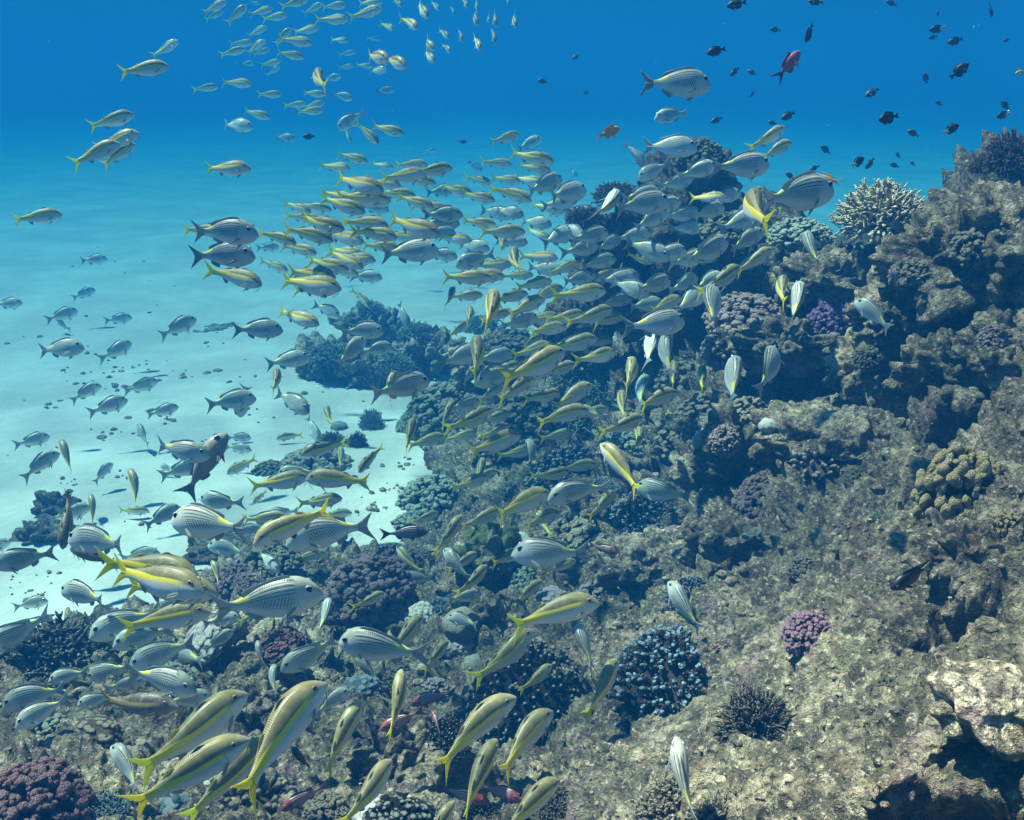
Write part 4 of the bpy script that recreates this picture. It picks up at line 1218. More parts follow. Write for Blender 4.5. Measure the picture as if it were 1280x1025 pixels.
def skin_plain(name, col, fincol, tailcol=None, split=None, col2=None, stripes=False):
    m, b = node_mat(name)
    fs, fh, fin, co, rd = skin_tools(b)
    n = b.noise(co, 9, 4, 0.6)
    c = b.mix(b.m('MULTIPLY', b.ss(n, 0.4, 0.65), 0.35), col, tuple(min(1, x * 1.6 + 0.01) for x in col))
    sc = scales(b, fs, fh, 40.0, 11.0)
    c = b.mix(b.m('MULTIPLY', b.m('SUBTRACT', 1.0, sc), 0.2), c, tuple(x * 0.4 for x in col))
    if split:
        c = b.mix(b.ss(fs, split, split + 0.04), c, col2)
    if stripes:
        u = b.m('ABSOLUTE', b.m('SUBTRACT', b.m('FRACT', b.m('MULTIPLY', b.m('ADD', fh, b.m('MULTIPLY', b.m('POWER', b.m('SUBTRACT', fs, 0.36), 2.0), 0.8)), 4.6)), 0.5))
        c = b.mix(b.m('MULTIPLY', b.ss(u, 0.16, 0.08), b.m('MULTIPLY', b.ss(fs, 0.20, 0.26), b.ss(fs, 0.80, 0.72))), c, (0.62, 0.55, 0.52))
    f1 = is_fin(b, fin, 1)
    if tailcol: c = b.mix(f1, c, tailcol)
    else: c = b.mix(f1, c, fincol)
    c = b.mix(b.m('GREATER_THAN', fin, 1.5), c, fincol)
    b.out(c, 0.45, None, 0.4, b.m('MULTIPLY', b.m('GREATER_THAN', fin, 0.5), 0.3))
    return m

E_GOAT = eye_mesh('goatfish_eye', (0.42, 0.36, 0.28), 0.66)
E_BREAM = eye_mesh('bream_eye', (0.52, 0.52, 0.48), 0.74)
E_DARK = eye_mesh('dark_eye', (0.06, 0.06, 0.07), 0.6)
E_RED = eye_mesh('red_eye', (0.32, 0.08, 0.06), 0.6)
KINDS = {}
def kind(code, body, name, cat, skin, eye, size, deep=1.0, fat=1.0, tailk=1.0, bends=(0.0, 0.40, -0.40, 0.2, -0.2)):
    KINDS[code] = dict(name=name, cat=cat, size=size, sites=[], meshes=[], eye=eye, deep=SPEC[body]['top'][4][1] * deep)
    for bd in bends:
        me, bd = fish_mesh(body, name, bd, skin, deep, fat, tailk)
        KINDS[code]['meshes'].append(me)
        KINDS[code]['sites'].append(eye_sites(body, bd, deep, fat))
kind('g', 'goat', 'goatfish', 'fish', skin_goat('goatfish_skin'), E_GOAT, 0.26, 1.38, 1.3, 1.22)
kind('b', 'bream', 'striped_bream', 'fish', skin_bream('bream_skin'), E_BREAM, 0.265, 1.22, 1.2, 1.12)
kind('d', 'bream', 'dusky_bream', 'fish', skin_bream('dusky_bream_skin', 0.30), E_BREAM, 0.265, 1.22, 1.2, 1.12)
kind('N', 'goat', 'brown_goatfish', 'fish', skin_goat('brown_goatfish_skin', 0, True), E_GOAT, 0.26, 1.25, 1.25)
kind('S', 'bream', 'snapper', 'fish', skin_plain('snapper_skin', (0.30, 0.24, 0.20), (0.26, 0.25, 0.22), (0.20, 0.22, 0.20)), E_DARK, 0.34, 0.92, 1.15, 1.1, (0.0,))
kind('k', 'damsel', 'black_damselfish', 'fish', skin_plain('black_damsel_skin', (0.006, 0.006, 0.012), (0.008, 0.008, 0.014)), E_DARK, 0.09, 0.92, 1, 0.9, (0.0, 0.15))
kind('c', 'damsel', 'chromis', 'fish', skin_plain('chromis_skin', (0.035, 0.04, 0.06), (0.03, 0.035, 0.05)), E_DARK, 0.075, 0.85, 1, 1.0, (0.0, 0.2, -0.2))
kind('w', 'damsel', 'two_tone_chromis', 'fish', skin_plain('two_tone_chromis_skin', (0.012, 0.012, 0.022), (0.03, 0.03, 0.05), (0.60, 0.60, 0.56), 0.60, (0.62, 0.62, 0.58)), E_DARK, 0.075, 0.9, 1, 1.0, (0.0, 0.2))
kind('y', 'damsel', 'yellow_damselfish', 'fish', skin_plain('black_yellow_tail_skin', (0.008, 0.008, 0.014), (0.01, 0.01, 0.016), (0.36, 0.34, 0.16)), E_DARK, 0.10, 0.80, 1, 0.9, (0.0,))
kind('a', 'anthias', 'red_anthias', 'fish', skin_plain('anthias_skin', (0.36, 0.10, 0.12), (0.40, 0.06, 0.08), (0.15, 0.03, 0.09)), E_RED, 0.12, 1, 1, 1, (0.2,))
kind('o', 'anthias', 'orange_anthias', 'fish', skin_plain('orange_anthias_skin', (0.78, 0.34, 0.03), (0.80, 0.36, 0.03)), E_RED, 0.10, 1.05, 1, 0.8, (0.0,))
kind('s', 'soldier', 'soldierfish', 'fish', skin_plain('soldierfish_skin', (0.20, 0.048, 0.045), (0.17, 0.07, 0.07), (0.15, 0.10, 0.11), stripes=True), E_RED, 0.20, 1, 1, 1, (0.0, 0.15))
kind('v', 'soldier', 'striped_surgeonfish', 'fish', skin_plain('purple_striped_skin', (0.070, 0.048, 0.060), (0.06, 0.05, 0.055), stripes=True), E_DARK, 0.20, 1.05, 1, 1, (0.0,))
# ------------------------------------------------------------------ every fish: kind, nose px, tail px, yaw (degrees away from the lens, or . for a level course), optional words
FISH = '''
# far school high in the water
g 283 2 253 16|g 279 14 256 25|g 309 6 283 30|g 341 10 311 19|g 359 19 328 24|g 385 -1 350 9|g 403 4 380 18|g 436 24 394 26|g 478 10 437 23|g 492 36 478 30
g 334 33 309 46|g 364 35 343 56|g 399 35 366 40|g 391 54 348 49|g 317 53 287 55|g 307 61 274 69|g 332 50 307 67|g 338 61 316 69|g 381 72 345 65|b 318 79 300 80
g 351 76 326 82|g 350 83 332 95|g 315 105 278 103|g 273 108 240 112|g 352 118 321 118|g 338 147 303 138|b 316 158 276 155|d 370 173 342 171|c 378 171 394 170
g 407 118 378 116|b 441 123 415 117|b 426 95 403 100|g 398 90 396 108 55|g 383 130 355 132|g 406 128 378 135|g 404 138 370 140|g 436 51 412 49|g 445 65 423 69|g 443 82 422 85
g 485 73 456 70|g 507 82 481 73|g 467 83 444 81|g 483 87 459 89|g 475 49 457 48|d 493 112 469 114|g 433 6 403 9|g 478 2 447 4|g 326 5 311 2
g 522 35 505 22|g 535 21 520 3|g 549 12 540 2|g 561 47 550 37|g 542 61 528 49|g 543 76 529 64|g 563 65 556 55|g 568 18 565 7|g 578 52 575 36|g 600 61 595 47|g 597 31 590 12|g 584 9 580 -2|g 597 12 594 -2|g 612 28 608 17|g 620 32 618 14|g 619 54 616 34|g 645 33 640 16|g 636 6 633 -4|g 502 7 493 0
# loose fish at the upper left
g 223 50 192 72|g 211 82 148 91|g 168 142 110 160|g 150 178 90 205|g 174 165 118 188|g 169 179 126 207|g 314 210 254 211|g 78 267 15 275|b 134 323 100 326
# left middle
g 281 291 231 285|b 323 291 240 289|d 319 318 240 319|g 328 355 262 336|g 371 304 325 288|g 389 265 354 253|b 349 308 320 310|g 430 286 370 273|g 417 300 356 284|g 455 302 403 290
g 487 282 427 275|g 497 296 440 287|g 454 317 410 312|g 436 336 381 325|g 455 335 408 313|g 360 338 325 325|g 420 346 362 338|g 427 360 350 350|g 421 364 369 361|b 478 346 437 345
g 438 210 400 207|g 460 202 421 192|g 480 238 415 221|g 489 250 417 245|g 457 265 398 247|b 487 262 450 258|g 492 209 464 204|g 532 216 474 224|g 566 209 512 218|g 546 187 530 190|c 584 177 573 177
d 568 236 532 241|g 543 259 495 245|d 579 267 527 270|d 575 278 524 280|g 551 293 482 273|b 549 311 475 318|b 572 320 530 316|d 603 214 586 201
b 422 161 455 138|g 474 180 445 152|g 505 167 463 157|g 439 178 431 161
# centre top
g 650 167 612 178|b 677 172 645 187|g 693 202 636 192|g 689 213 647 207|g 651 226 613 222|g 615 230 582 220|g 619 250 575 242|g 665 250 614 233|d 655 268 617 262|g 657 289 599 291|g 688 298 657 286
b 702 222 656 240 30|b 732 236 681 248 30|g 715 262 685 270|b 742 265 708 262|d 722 221 712 211|b 569 331 620 317
g 627 296 634 312 60|g 643 311 640 340 55|g 698 322 648 320|b 714 288 680 304 40|b 707 284 736 303 40
g 724 328 684 343|g 616 347 552 347|g 631 345 575 343|g 667 343 625 345|g 568 357 558 385 35|g 617 365 614 412 55|g 587 384 591 406 55|g 588 403 556 420|g 597 420 599 472 50
b 600 435 552 458|g 594 457 575 482|b 593 478 655 460|g 706 438 630 478|g 747 422 684 440|g 766 424 728 430|g 681 372 632 394|g 758 363 692 372|g 704 358 660 376|g 766 385 710 408|g 708 408 657 415|g 676 420 652 432|g 747 343 718 345|b 672 395 622 408
g 742 350 780 335|g 818 328 780 318|b 812 368 762 352|b 800 350 760 338 30
# over the outcrop
o 775 160 744 172|b 872 184 803 183|b 806 208 785 176 35|b 797 223 838 203|b 896 205 846 223|b 962 205 890 210|g 982 158 938 188|g 990 177 948 197|g 909 247 861 247|b 837 250 764 260|b 836 263 788 286|b 770 240 752 275 45|b 838 322 780 302
b 775 298 742 312|b 876 266 828 272|b 880 284 836 286|b 910 300 855 328|g 852 322 847 300 35|b 954 265 898 288|b 954 288 908 312|b 1042 236 945 250|g 1002 247 968 262|g 940 245 941 280 60|o 1020 222 1052 228|g 962 290 972 282
b 1008 290 1020 335 40|g 925 332 878 370|g 965 310 922 342|g 852 372 808 390|b 880 360 850 388 40|b 892 358 887 410 45|b 856 400 784 410|b 818 408 808 458 40|b 833 415 828 470 40|b 806 468 793 505 45
g 847 490 792 506|g 776 488 780 525 50|g 843 452 841 485 55|g 791 448 788 488 55|g 877 458 878 490 55|b 917 446 915 505 45|b 968 433 960 490 40|b 998 353 995 406 40|g 978 343 974 380 50|b 1070 374 1116 412 25
# middle
g 567 500 548 540 30|g 517 522 507 565 45|g 557 545 508 558|g 615 510 560 542|g 630 476 596 505|g 664 473 622 502|g 650 543 582 566|g 638 531 602 548|g 604 572 596 608 50|g 736 511 666 526|g 740 480 688 510|b 662 548 668 582 45
g 746 579 696 586|g 752 553 804 615|g 804 520 750 545|g 725 508 757 521|g 799 535 801 562 60|g 687 615 612 644|g 577 643 546 695 20|g 626 636 576 662|b 684 622 760 602|g 767 613 738 650 35|g 672 638 689 672 45|b 639 690 738 696|b 795 606 863 626
s 772 691 735 680|v 534 664 474 668|g 496 682 524 718 30|b 555 685 586 728 30|g 609 706 574 748|b 423 799 538 820|g 528 768 482 830|b 446 808 470 864 30
g 749 751 634 778|g 678 725 636 758|b 722 778 742 838 35|b 836 725 872 792 30|g 770 822 738 900 30|g 667 786 598 858|g 643 868 536 952|g 689 886 614 965|g 620 922 570 1025|g 698 972 618 1045|g 566 1000 526 1075
s 612 1002 545 985|s 652 1000 596 980|s 512 880 572 862|s 474 912 532 886|s 350 1012 414 978|s 540 888 552 918|g 450 876 400 970|g 502 836 493 925 30|g 489 948 430 1040|b 437 861 390 892
g 403 850 282 995|g 308 864 172 975|g 310 921 158 1012|g 335 921 228 1030|b 141 930 182 988 25|N 222 882 118 878|b 246 862 162 835|b 112 846 168 832 20|b 160 834 245 798|b 140 806 218 783|g 264 763 152 780|b 110 794 202 762|b 77 736 140 748
g 250 722 134 696|g 256 738 140 712|g 272 740 150 734|b -24 810 68 774|b -30 832 44 806|b 2 882 88 854|b 18 908 86 870|d -10 706 72 690|b 13 676 -32 692|N 78 686 92 612|b 113 632 60 654|g 113 616 119 660 20|b 86 672 165 678|N 88 684 152 702|b 73 564 24 597|g 76 548 90 592 20|b 140 578 116 604|g 162 584 178 634 20|g 186 638 146 640|b 225 632 178 658
b 262 568 190 560|b 256 578 198 596|b 200 582 218 588|S 281 540 230 622 5|b 314 547 284 546|b 314 562 280 558|g 283 592 322 572|b 250 622 304 632|b 214 648 310 662|g 386 595 310 610|b 346 592 398 588|g 382 597 466 600|g 428 622 370 632|g 316 630 334 612|g 316 678 414 632|b 356 677 464 650|g 357 644 302 652|b 336 640 372 642
g 376 567 436 552|g 426 558 428 588 45|g 345 548 379 542|g 448 590 477 555|g 408 508 410 534 55|b 400 552 384 520|d 387 514 344 490|b 320 496 256 506|b 298 521 310 478 20|g 347 462 345 490 55|b 387 445 332 456|d 354 411 290 412|g 399 405 344 388|b 425 395 392 380|g 463 384 442 360|d 512 410 496 378|b 480 413 426 413|b 456 422 418 458 30|b 491 432 448 440|b 537 474 462 494|g 494 463 479 506 35
# more of the dense shoal
b 760 290 712 300|b 748 305 704 318|b 826 240 775 250|b 866 222 824 236|b 850 252 806 262|b 905 258 862 270|b 926 240 884 252|b 858 312 812 322|b 795 345 748 352|b 838 350 792 362|b 905 345 862 362|b 720 250 676 258|b 770 322 724 334|b 742 345 700 352|b 880 318 838 332|b 930 268 890 285|b 815 290 768 300|b 902 310 865 332|b 948 322 912 340|b 872 345 838 366|b 690 280 650 276|b 828 378 784 384|b 790 372 748 380|b 702 338 658 334
b 660 302 618 300|b 640 270 600 262|b 612 310 570 306|b 570 290 528 292|g 640 330 590 332|g 660 366 612 376|g 700 395 650 402|g 730 392 684 402|g 640 388 596 400|g 690 430 640 446|g 720 455 672 470|g 650 455 606 470|g 604 368 560 372|g 590 300 545 296|g 560 262 512 256|g 545 228 500 224|g 520 244 470 240|g 500 310 452 306|g 470 325 420 320|g 524 298 478 292|g 445 250 402 240|g 415 262 372 256|g 400 275 358 268|g 470 252 425 244|g 502 232 458 226|g 535 205 494 206|g 640 205 600 202|g 680 228 640 222|g 705 262 662 256|g 590 240 548 234|g 620 280 576 276|g 412 348 366 342|g 396 316 352 306|g 448 342 404 332
g 690 350 644 360|g 780 395 736 404|g 770 440 722 452|g 700 490 656 502|g 720 540 672 548|g 640 515 598 530|g 690 585 645 596|g 610 595 566 612|b 640 440 596 452|b 690 460 648 470|b 730 425 690 436|b 600 500 560 512
b 200 690 150 696|b 330 660 282 668|b 260 680 312 690|b 190 760 240 752|b 60 850 112 838|b 96 880 146 870|b 210 812 258 826|b 180 850 128 862|b 300 770 254 778|b 390 820 346 832|b 60 750 16 758|b 36 790 -14 796
g 596 540 556 552|g 668 560 624 572|g 712 588 664 600|g 622 588 582 604|g 760 510 716 522|g 700 640 652 656|g 656 690 612 704|g 596 690 560 716|g 720 700 676 716|g 548 640 512 656|g 480 740 440 764|g 560 800 528 842|g 470 800 436 830|g 408 690 362 700|g 440 640 396 648|g 340 760 296 776|g 380 810 340 838|g 690 830 652 868|b 560 770 600 780|b 500 720 545 726|b 600 740 560 752|b 380 760 336 768
# over the sand, left
b 97 387 57 401|b 72 398 84 414|b 165 396 130 402|b 245 397 199 421|b 164 427 126 451|b 105 433 46 439|b 126 480 86 500|b 197 475 155 491|b 159 498 110 518|b 223 507 184 521|b 62 544 17 558|b 119 361 90 373|b 172 530 186 558|b 28 378 -8 381
g 265 700 279 732 25|b 403 737 262 768|b 411 744 404 795 35|b 291 787 254 815 30|b 350 836 426 803|b 342 829 338 870 40|b 321 800 328 834 25|b 264 868 202 882|b 350 713 320 690|b 845 920 860 1030 30
# right top
b 889 105 804 104|b 818 147 862 141|a 1000 63 970 102|c 908 8 934 2|c 883 67 907 60|c 1007 53 1016 29|w 1161 38 1183 34|c 1160 48 1172 45|c 1184 54 1205 48|c 1172 21 1172 7|c 1240 21 1238 3|c 1253 52 1263 48|k 1211 79 1187 98|c 1155 90 1159 105|o 1269 92 1284 88
c 1081 121 1099 110|k 1098 150 1124 144|c 1252 125 1261 138|w 1245 146 1263 141|c 1169 126 1178 132|w 1199 156 1177 167|c 1134 163 1149 170|c 976 149 995 140|k 1026 182 1038 192|w 1080 197 1064 208|c 1082 211 1093 197|c 1112 204 1124 209|c 1120 190 1125 198|c 1138 201 1144 208
c 982 215 993 224|c 1012 213 1024 207|c 1061 295 1069 299|c 1108 1 1121 7|c 1010 1 1030 3|c 912 95 925 84|c 934 88 946 93|c 936 121 944 114|c 962 36 976 38|c 888 153 903 147|c 960 152 971 155|c 672 100 685 103|c 715 74 725 68|c 728 117 737 115
y 1113 736 1164 706|k 628 752 635 784|k 364 934 388 960|c 1115 338 1122 358|k 100 965 101 985|y 1241 652 1246 662
'''
RECS = []
for line in FISH.splitlines():
    line = line.strip()
    if not line or line[0] == '#': continue
    for e in line.split('|'):
        p = e.split()
        RECS.append(dict(k=p[0], h=(float(p[1]), float(p[2])), t=(float(p[3]), float(p[4])), yaw=float(p[5]) if len(p) > 5 else None))

def solve(r, D=None, size=None):
    """nose and tail on their own rays; depth from the true length of the fish"""
    K = KINDS[r['k']]
    size = size or r.get('size') or K['size'] * r['grow']
    hr, tr = ray(*r['h']), ray(*r['t'])
    if 'th' not in r:
        if r['k'] == 'g' and r['h'][1] < 100 and 480 < r['h'][0] < 660: r['th'] = R(-38 + r['jit'])
        elif r['yaw'] is None:
            d = (hr - tr); d.normalize()
            v = ((hr + tr) / 2).normalized()
            th = math.atan2(-d.z, v.z) if abs(v.z) > 1e-3 else 0
            if th > math.pi / 2: th -= math.pi
            if th < -math.pi / 2: th += math.pi
            r['th'] = max(R(-22), min(R(32), th * 0.6)) * min(1.0, abs(v.z) / 0.28) + R(r['jit'])
        else:
            r['th'] = R(r['yaw'])
    k = 0.5 * size * math.sin(r['th'])
    D = 4.0
    for _ in range(14):
        a, b = hr * (D + k), tr * (D - k)
        L = (a - b).length
        want = size
        D *= (want / L) ** 0.9 if L > 1e-6 else 1
        D = min(max(D, 0.6), 16)
    return C0 + hr * (D + k), C0 + tr * (D - k), D

lr = random.Random(21)
for r in RECS:
    r['grow'] = lr.uniform(0.86, 1.14)
    r['jit'] = lr.uniform(-10, 10)
    r['bend'] = lr.randrange(100)
    r['roll'] = R(lr.uniform(-12, 12))
    if r['k'] == 'b' and r['yaw'] is not None and r['yaw'] >= 35: r['roll'] = R(lr.choice((-1, 1)) * lr.uniform(15, 40))
    for _ in range(3):
        A_, B_, D = solve(r)
        # keep clear of the reef and the sand behind
        m = 1.0
        for (px, py) in (r['h'], r['t'], ((r['h'][0] + r['t'][0]) / 2, (r['h'][1] + r['t'][1]) / 2)):
            dist = hit(px, py)[2]
            depth = dist * ray(px, py).normalized().dot(FWD)
            lim = depth - 0.08 - 0.30 * KINDS[r['k']]['size'] * 0.5 - 0.5 * KINDS[r['k']]['size'] * abs(math.sin(r['th']))
            m = min(m, lim / D)
        if m >= 0.999: break
        r['size'] = max(0.02, (r.get('size') or KINDS[r['k']]['size'] * r['grow']) * m)
    r['size'] = r.get('size') or KINDS[r['k']]['size'] * r['grow']
# no two fish may pass through each other: push the farther of a touching pair back or the nearer forward
def samples(r):
    A_, B_, D = solve(r)
    return np.array([A_.lerp(B_, f)[:] for f in (0.08, 0.26, 0.44, 0.62, 0.8, 0.97)])
SM = np.array([samples(r) for r in RECS])
for it in range(14):
    moved = 0
    cen = SM.mean(1)
    for i in range(len(RECS)):
        near = np.nonzero(np.linalg.norm(cen[i + 1:] - cen[i], axis=1) < 0.40)[0] + i + 1
        for j in near:
            d = np.linalg.norm(SM[i][:, None] - SM[j][None], axis=2).min()
            need = 0.20 * (RECS[i]['size'] * KINDS[RECS[i]['k']]['deep'] / 0.14 + RECS[j]['size'] * KINDS[RECS[j]['k']]['deep'] / 0.14) * 0.5
            if d < need:
                di, dj = np.linalg.norm(cen[i] - np.array(C0)), np.linalg.norm(cen[j] - np.array(C0))
                q = i if di <= dj else j
                RECS[q]['size'] *= 0.965
                SM[q] = samples(RECS[q]); cen[q] = SM[q].mean(0)
                moved += 1
    if not moved: break

def place_fish(r, obj):
    A_, B_, D = solve(r)
    x = (A_ - B_); L = x.length; x.normalize()
    z = Vector((0, 0, 1)) - x * x.z
    if z.length < 0.25:                                # nose straight up or down: back towards the lens side
        z = UP - x * UP.dot(x)
    z.normalize()
    y = z.cross(x)
    q = Matrix((x, y, z)).transposed().to_quaternion() @ Quaternion((1, 0, 0), r['roll'])
    obj.rotation_mode = 'QUATERNION'
    obj.rotation_quaternion = q
    obj.location = (A_ + B_) / 2
    obj.scale = (L, L, L)
    return D
# ------------------------------------------------------------------ words for the fish
LAND += [(281, 580, 'the big brown snapper'), (985, 82, 'the red anthias'), (445, 415, 'the patch reef on the sand'), (855, 330, 'the dark middle of the outcrop'),
         (1180, 400, 'the overhanging rock'), (815, 695, 'the flat-topped boulder'), (620, 690, 'the white lump of dead coral'), (508, 665, 'the purple striped surgeonfish'),
         (770, 234, 'the spiky shoulder coral'), (722, 415, 'the outcrop foot rock'), (905, 275, 'the dark front coral'), (560, 270, 'the far sand edge'), (150, 470, 'the rubble-strewn sand'),
         (470, 640, 'the sand tongue'), (560, 492, 'the dark olive coral'), (672, 498, 'the olive round coral'), (850, 465, 'the brown knobbed coral'), (330, 705, 'the weathered rock'),
         (285, 815, 'the whitish rubble mound'), (400, 905, 'the brown rock'), (70, 650, 'the small dark rocks'), (500, 960, 'the grey crusted rock'), (150, 880, 'the low grey rock'),
         (925, 590, 'the dark ragged rock wall'), (1160, 720, 'the yellow-tailed damselfish')]
WHAT = {'g': 'yellow-striped goatfish', 'b': 'striped bream', 'd': 'dusky bream', 'N': 'brown goatfish', 'S': 'big brown snapper with a broad tail', 'k': 'black damselfish',
        'c': 'small dusky chromis', 'w': 'white-tailed black chromis', 'y': 'black yellow-tailed damselfish', 'a': 'red anthias with a long forked tail', 'o': 'orange anthias',
        's': 'red striped soldierfish', 'v': 'purple striped surgeonfish'}
GROUP = {'g': 'shoal of goatfish', 'b': 'shoal of striped bream', 'd': 'shoal of striped bream', 'c': 'chromis above the reef', 'w': 'two-tone chromis above the reef', 'k': 'black damselfish over the reef', 's': 'soldierfish among the rocks'}
def heading(r):
    dx, dy = r['h'][0] - r['t'][0], r['t'][1] - r['h'][1]
    if abs(math.degrees(r['th'])) >= 40: return 'seen from behind'
    a = math.degrees(math.atan2(dy, dx))
    for lim, w in ((-157, 'facing left'), (-112, 'nosing down left'), (-68, 'nosing down'), (-14, 'nosing down right'), (14, 'facing right'), (68, 'rising right'), (112, 'pointing up'), (157, 'rising left'), (181, 'facing left')):
        if a <= lim: return w
def where(r):
    cx, cy = (r['h'][0] + r['t'][0]) / 2, (r['h'][1] + r['t'][1]) / 2
    if r['k'] in 'SvaN' : return None
    best = min(LAND, key=lambda l: math.hypot(l[0] - cx, (l[1] - cy) * 1.15) + (1e6 if l[2].split()[-1] in ('snapper', 'anthias') and r['k'] in 'Sa' else 0))
    dx, dy = cx - best[0], cy - best[1]
    d = math.hypot(dx, dy)
    if d < 38: rel = 'in front of'
    elif abs(dx) > abs(dy) * 1.1: rel = 'right of' if dx > 0 else 'left of'
    else: rel = 'above' if dy < 0 else 'below'
    if d > 170: rel = ('high ' if rel == 'above' else 'far ') + rel
    return rel + ' ' + best[2]
ORD = ['', 'second ', 'third ', 'fourth ', 'fifth ', 'sixth ', 'seventh ', 'eighth ', 'ninth ', 'tenth ', 'eleventh ', 'twelfth ', 'thirteenth ', 'fourteenth ', 'fifteenth ', 'sixteenth ', 'seventeenth ', 'eighteenth ', 'nineteenth ', 'twentieth '] + ['inner '] * 40
by = {}
for r in RECS:
    L = math.hypot(r['h'][0] - r['t'][0], r['h'][1] - r['t'][1])
    r['px'] = L
    cx, cy = (r['h'][0] + r['t'][0]) / 2, (r['h'][1] + r['t'][1]) / 2
    if r['k'] == 'g' and cy < 150 and 230 < cx < 660 and L < 38:
        down = r['h'][1] > r['t'][1] + 8
        r['label'] = 'small faded goatfish nosing down in the distant school high in the blue water' if down else 'small faded goatfish in the distant school high in the blue water'
        r['group'] = 'distant school of goatfish'
        continue
    if r['k'] == 'c' and L < 18 and cy < 130:
        r['label'] = 'tiny faint chromis drifting in the open blue water above the reef'
        r['group'] = GROUP['c']
        continue
    w = where(r)
    base = WHAT[r['k']] + ' ' + heading(r) + (', ' + w if w else '')
    if r['k'] == 'y' and cy > 690: base = 'black damselfish with a yellowish tail, alone over the pale near slope'
    if r['k'] == 'S': base = 'big brown snapper with a broad tail climbing over the white sand'
    if r['k'] == 'v': base = 'purple striped surgeonfish skimming over the round purple-brown cauliflower coral'
    if r['k'] == 'a': base = 'red anthias with a long forked tail rising in the open blue water'
    if r['k'] == 'N': base = ('upright brown fish nosing down, over the white sand at the left' if abs(cx - 85) < 20 and cy < 660 else
                              'brown goatfish facing left under the upright brown fish' if cx < 150 else 'dark brown goatfish with a yellowish tail, low over the rocks')
    r['base'] = base
    by.setdefault(base, []).append(r)
    r['group'] = GROUP.get(r['k'])
for base, rs in by.items():
    if len(rs) == 1:
        rs[0]['label'] = base
        continue
    cx = [(r['h'][0] + r['t'][0]) / 2 for r in rs]; cyy = [(r['h'][1] + r['t'][1]) / 2 for r in rs]
    horiz = (max(cx) - min(cx)) > (max(cyy) - min(cyy))
    order = sorted(range(len(rs)), key=lambda i: cx[i] if horiz else cyy[i])
    n = len(order)
    for k, i in enumerate(order):
        if horiz: tag_ = 'leftmost' if k == 0 else 'rightmost' if k == n - 1 else ORD[k] + 'from left'
        else: tag_ = 'topmost' if k == 0 else 'lowest' if k == n - 1 else ORD[k] + 'from top'
        rs[i]['label'] = rs[i]['base'] + ', ' + tag_

for r in RECS:
    if len(r['label'].split()) > 16: r['label'] = r['label'].replace(' ' + heading(r), '')
    K = KINDS[r['k']]
    v = r['bend'] % len(K['meshes'])
    o = link(K['name'], K['meshes'][v], r['label'], K['cat'], r.get('group'))
    r['D'] = place_fish(r, o)
    if r['px'] * abs(1) >= 24 or abs(r['th']) > R(39):
        for (x, y, z, sg, rad) in K['sites'][v]:
            e = link('eye', K['eye'], parent=o)
            e.location = (x, y, z)
            e.scale = (rad, rad, rad)
# ------------------------------------------------------------------ the water as haze: one closed box round everything
hz = bpy.data.materials.new('sea_haze')
hz.use_nodes = True
t = hz.node_tree
t.nodes.clear()
pv = t.nodes.new('ShaderNodeVolumePrincipled')
pv.inputs['Color'].default_value = (0.003, 0.047, 0.128, 1)
pv.inputs['Absorption Color'].default_value = (0.16, 0.58, 0.67, 1)
pv.inputs['Density'].default_value = 0.188
pv.inputs['Density Attribute'].default_value = ''
pv.inputs['Temperature Attribute'].default_value = ''
pv.inputs['Color Attribute'].default_value = ''
t.links.new(pv.outputs[0], t.nodes.new('ShaderNodeOutputMaterial').inputs['Volume'])
x0, x1, y0, y1, z0, z1 = -112, 112, -4, 112, -1.6, 5.0
hv = [(x, y, z) for z in (z0, z1) for (x, y) in ((x0, y0), (x1, y0), (x1, y1), (x0, y1))]
hf = [(3, 2, 1, 0), (4, 5, 6, 7), (0, 1, 5, 4), (1, 2, 6, 5), (2, 3, 7, 6), (3, 0, 4, 7)]
link('haze', new_mesh('haze', hv, hf, hz, smooth=False), kind='stuff')
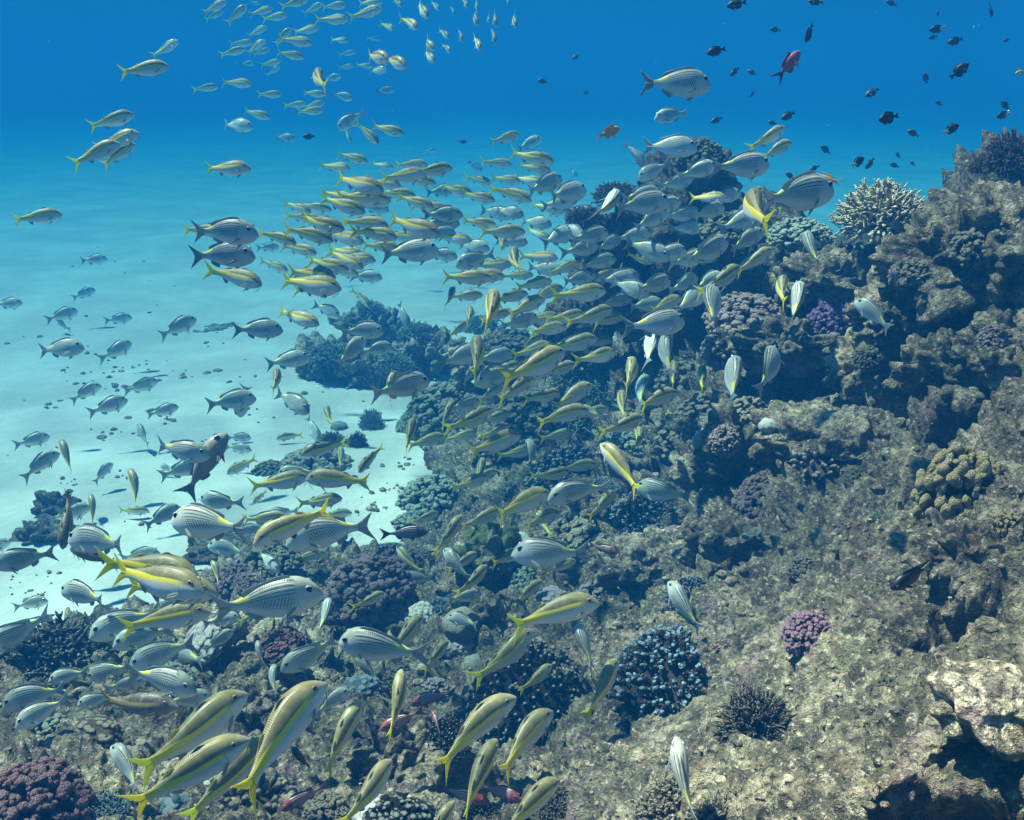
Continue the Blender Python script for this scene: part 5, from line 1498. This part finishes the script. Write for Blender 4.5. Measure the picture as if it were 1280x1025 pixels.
# ---- specks drifting in the water
v, f = ICO[1]
f = np.array(f)
sp = []
for k in range(420):
    sp.append(np.array((rng.uniform(-3.5, 3.5), rng.uniform(0.7, 6.0), rng.uniform(1.0, 4.3))))
ms_, b = node_mat('speck'); b.out((0.6, 0.6, 0.55), 0.8)
V_ = np.concatenate([v * (0.0007 + 0.0011 * rng.random()) + p for p in sp])
F_ = np.concatenate([f + i * len(v) for i in range(len(sp))])
link('drifting_specks', new_mesh('drifting_specks', V_, F_.tolist(), ms_), kind='stuff')
# ---- stand-in for the sea surface: unseen sheet added, its colour pattern dapples the sunlight
wm, b = node_mat('dapple_sheet')
co = b.coord('Object')
wv = b.noise(co, 0.9, 2, 0.5, 1)
mx = b.t.nodes.new('ShaderNodeMix'); mx.data_type = 'VECTOR'
b.put(mx.inputs[0], 0.35); b.put(mx.inputs[4], co); b.put(mx.inputs[5], wv)
e1 = b.voro(mx.outputs[1], 2.3, 'SMOOTH_F1')
lines = b.ss(e1, 0.30, 0.62)
broad = b.ss(b.noise(co, 0.75, 2, 0.5), 0.38, 0.64)
g_ = b.m('ADD', 0.80, b.m('ADD', b.m('MULTIPLY', lines, 0.62), b.m('MULTIPLY', broad, 0.34)))
far = b.m('SQRT', b.m('ADD', b.m('POWER', co_x(b, co), 2.0), b.m('POWER', b.m('SUBTRACT', co_y(b, co), 3.0), 2.0)))
near_ = b.ss(far, 13.0, 4.5)                 # dapple colour kept over the reef, faded out with distance
g_ = b.m('ADD', 1.0, b.m('MULTIPLY', near_, b.m('SUBTRACT', g_, 1.0)))
tr = b.t.nodes.new('ShaderNodeBsdfTransparent')
b.put(tr.inputs[0], b.comb(g_, g_, g_))
gl = b.t.nodes.new('ShaderNodeBsdfGlossy'); gl.inputs['Roughness'].default_value = 0.1
ms = b.t.nodes.new('ShaderNodeMixShader'); ms.inputs[0].default_value = 0.03
b.t.links.new(tr.outputs[0], ms.inputs[1]); b.t.links.new(gl.outputs[0], ms.inputs[2])
b.t.links.new(ms.outputs[0], b.t.nodes.new('ShaderNodeOutputMaterial').inputs[0])
xs = np.linspace(-30, 30, 121); ys = np.linspace(-12, 40, 105)
wx, wy = np.meshgrid(xs, ys, indexing='ij')
wz = 5.7 + 0.10 * pnoise(np.stack([wx.ravel() * 0.5, wy.ravel() * 0.5, 0 * wx.ravel()], 1)).reshape(wx.shape)
wme, _ = grid_mesh('sea_dapple_sheet', np.stack([wx, wy, wz], -1), wm)
link('sea_dapple_sheet', wme, kind='structure')
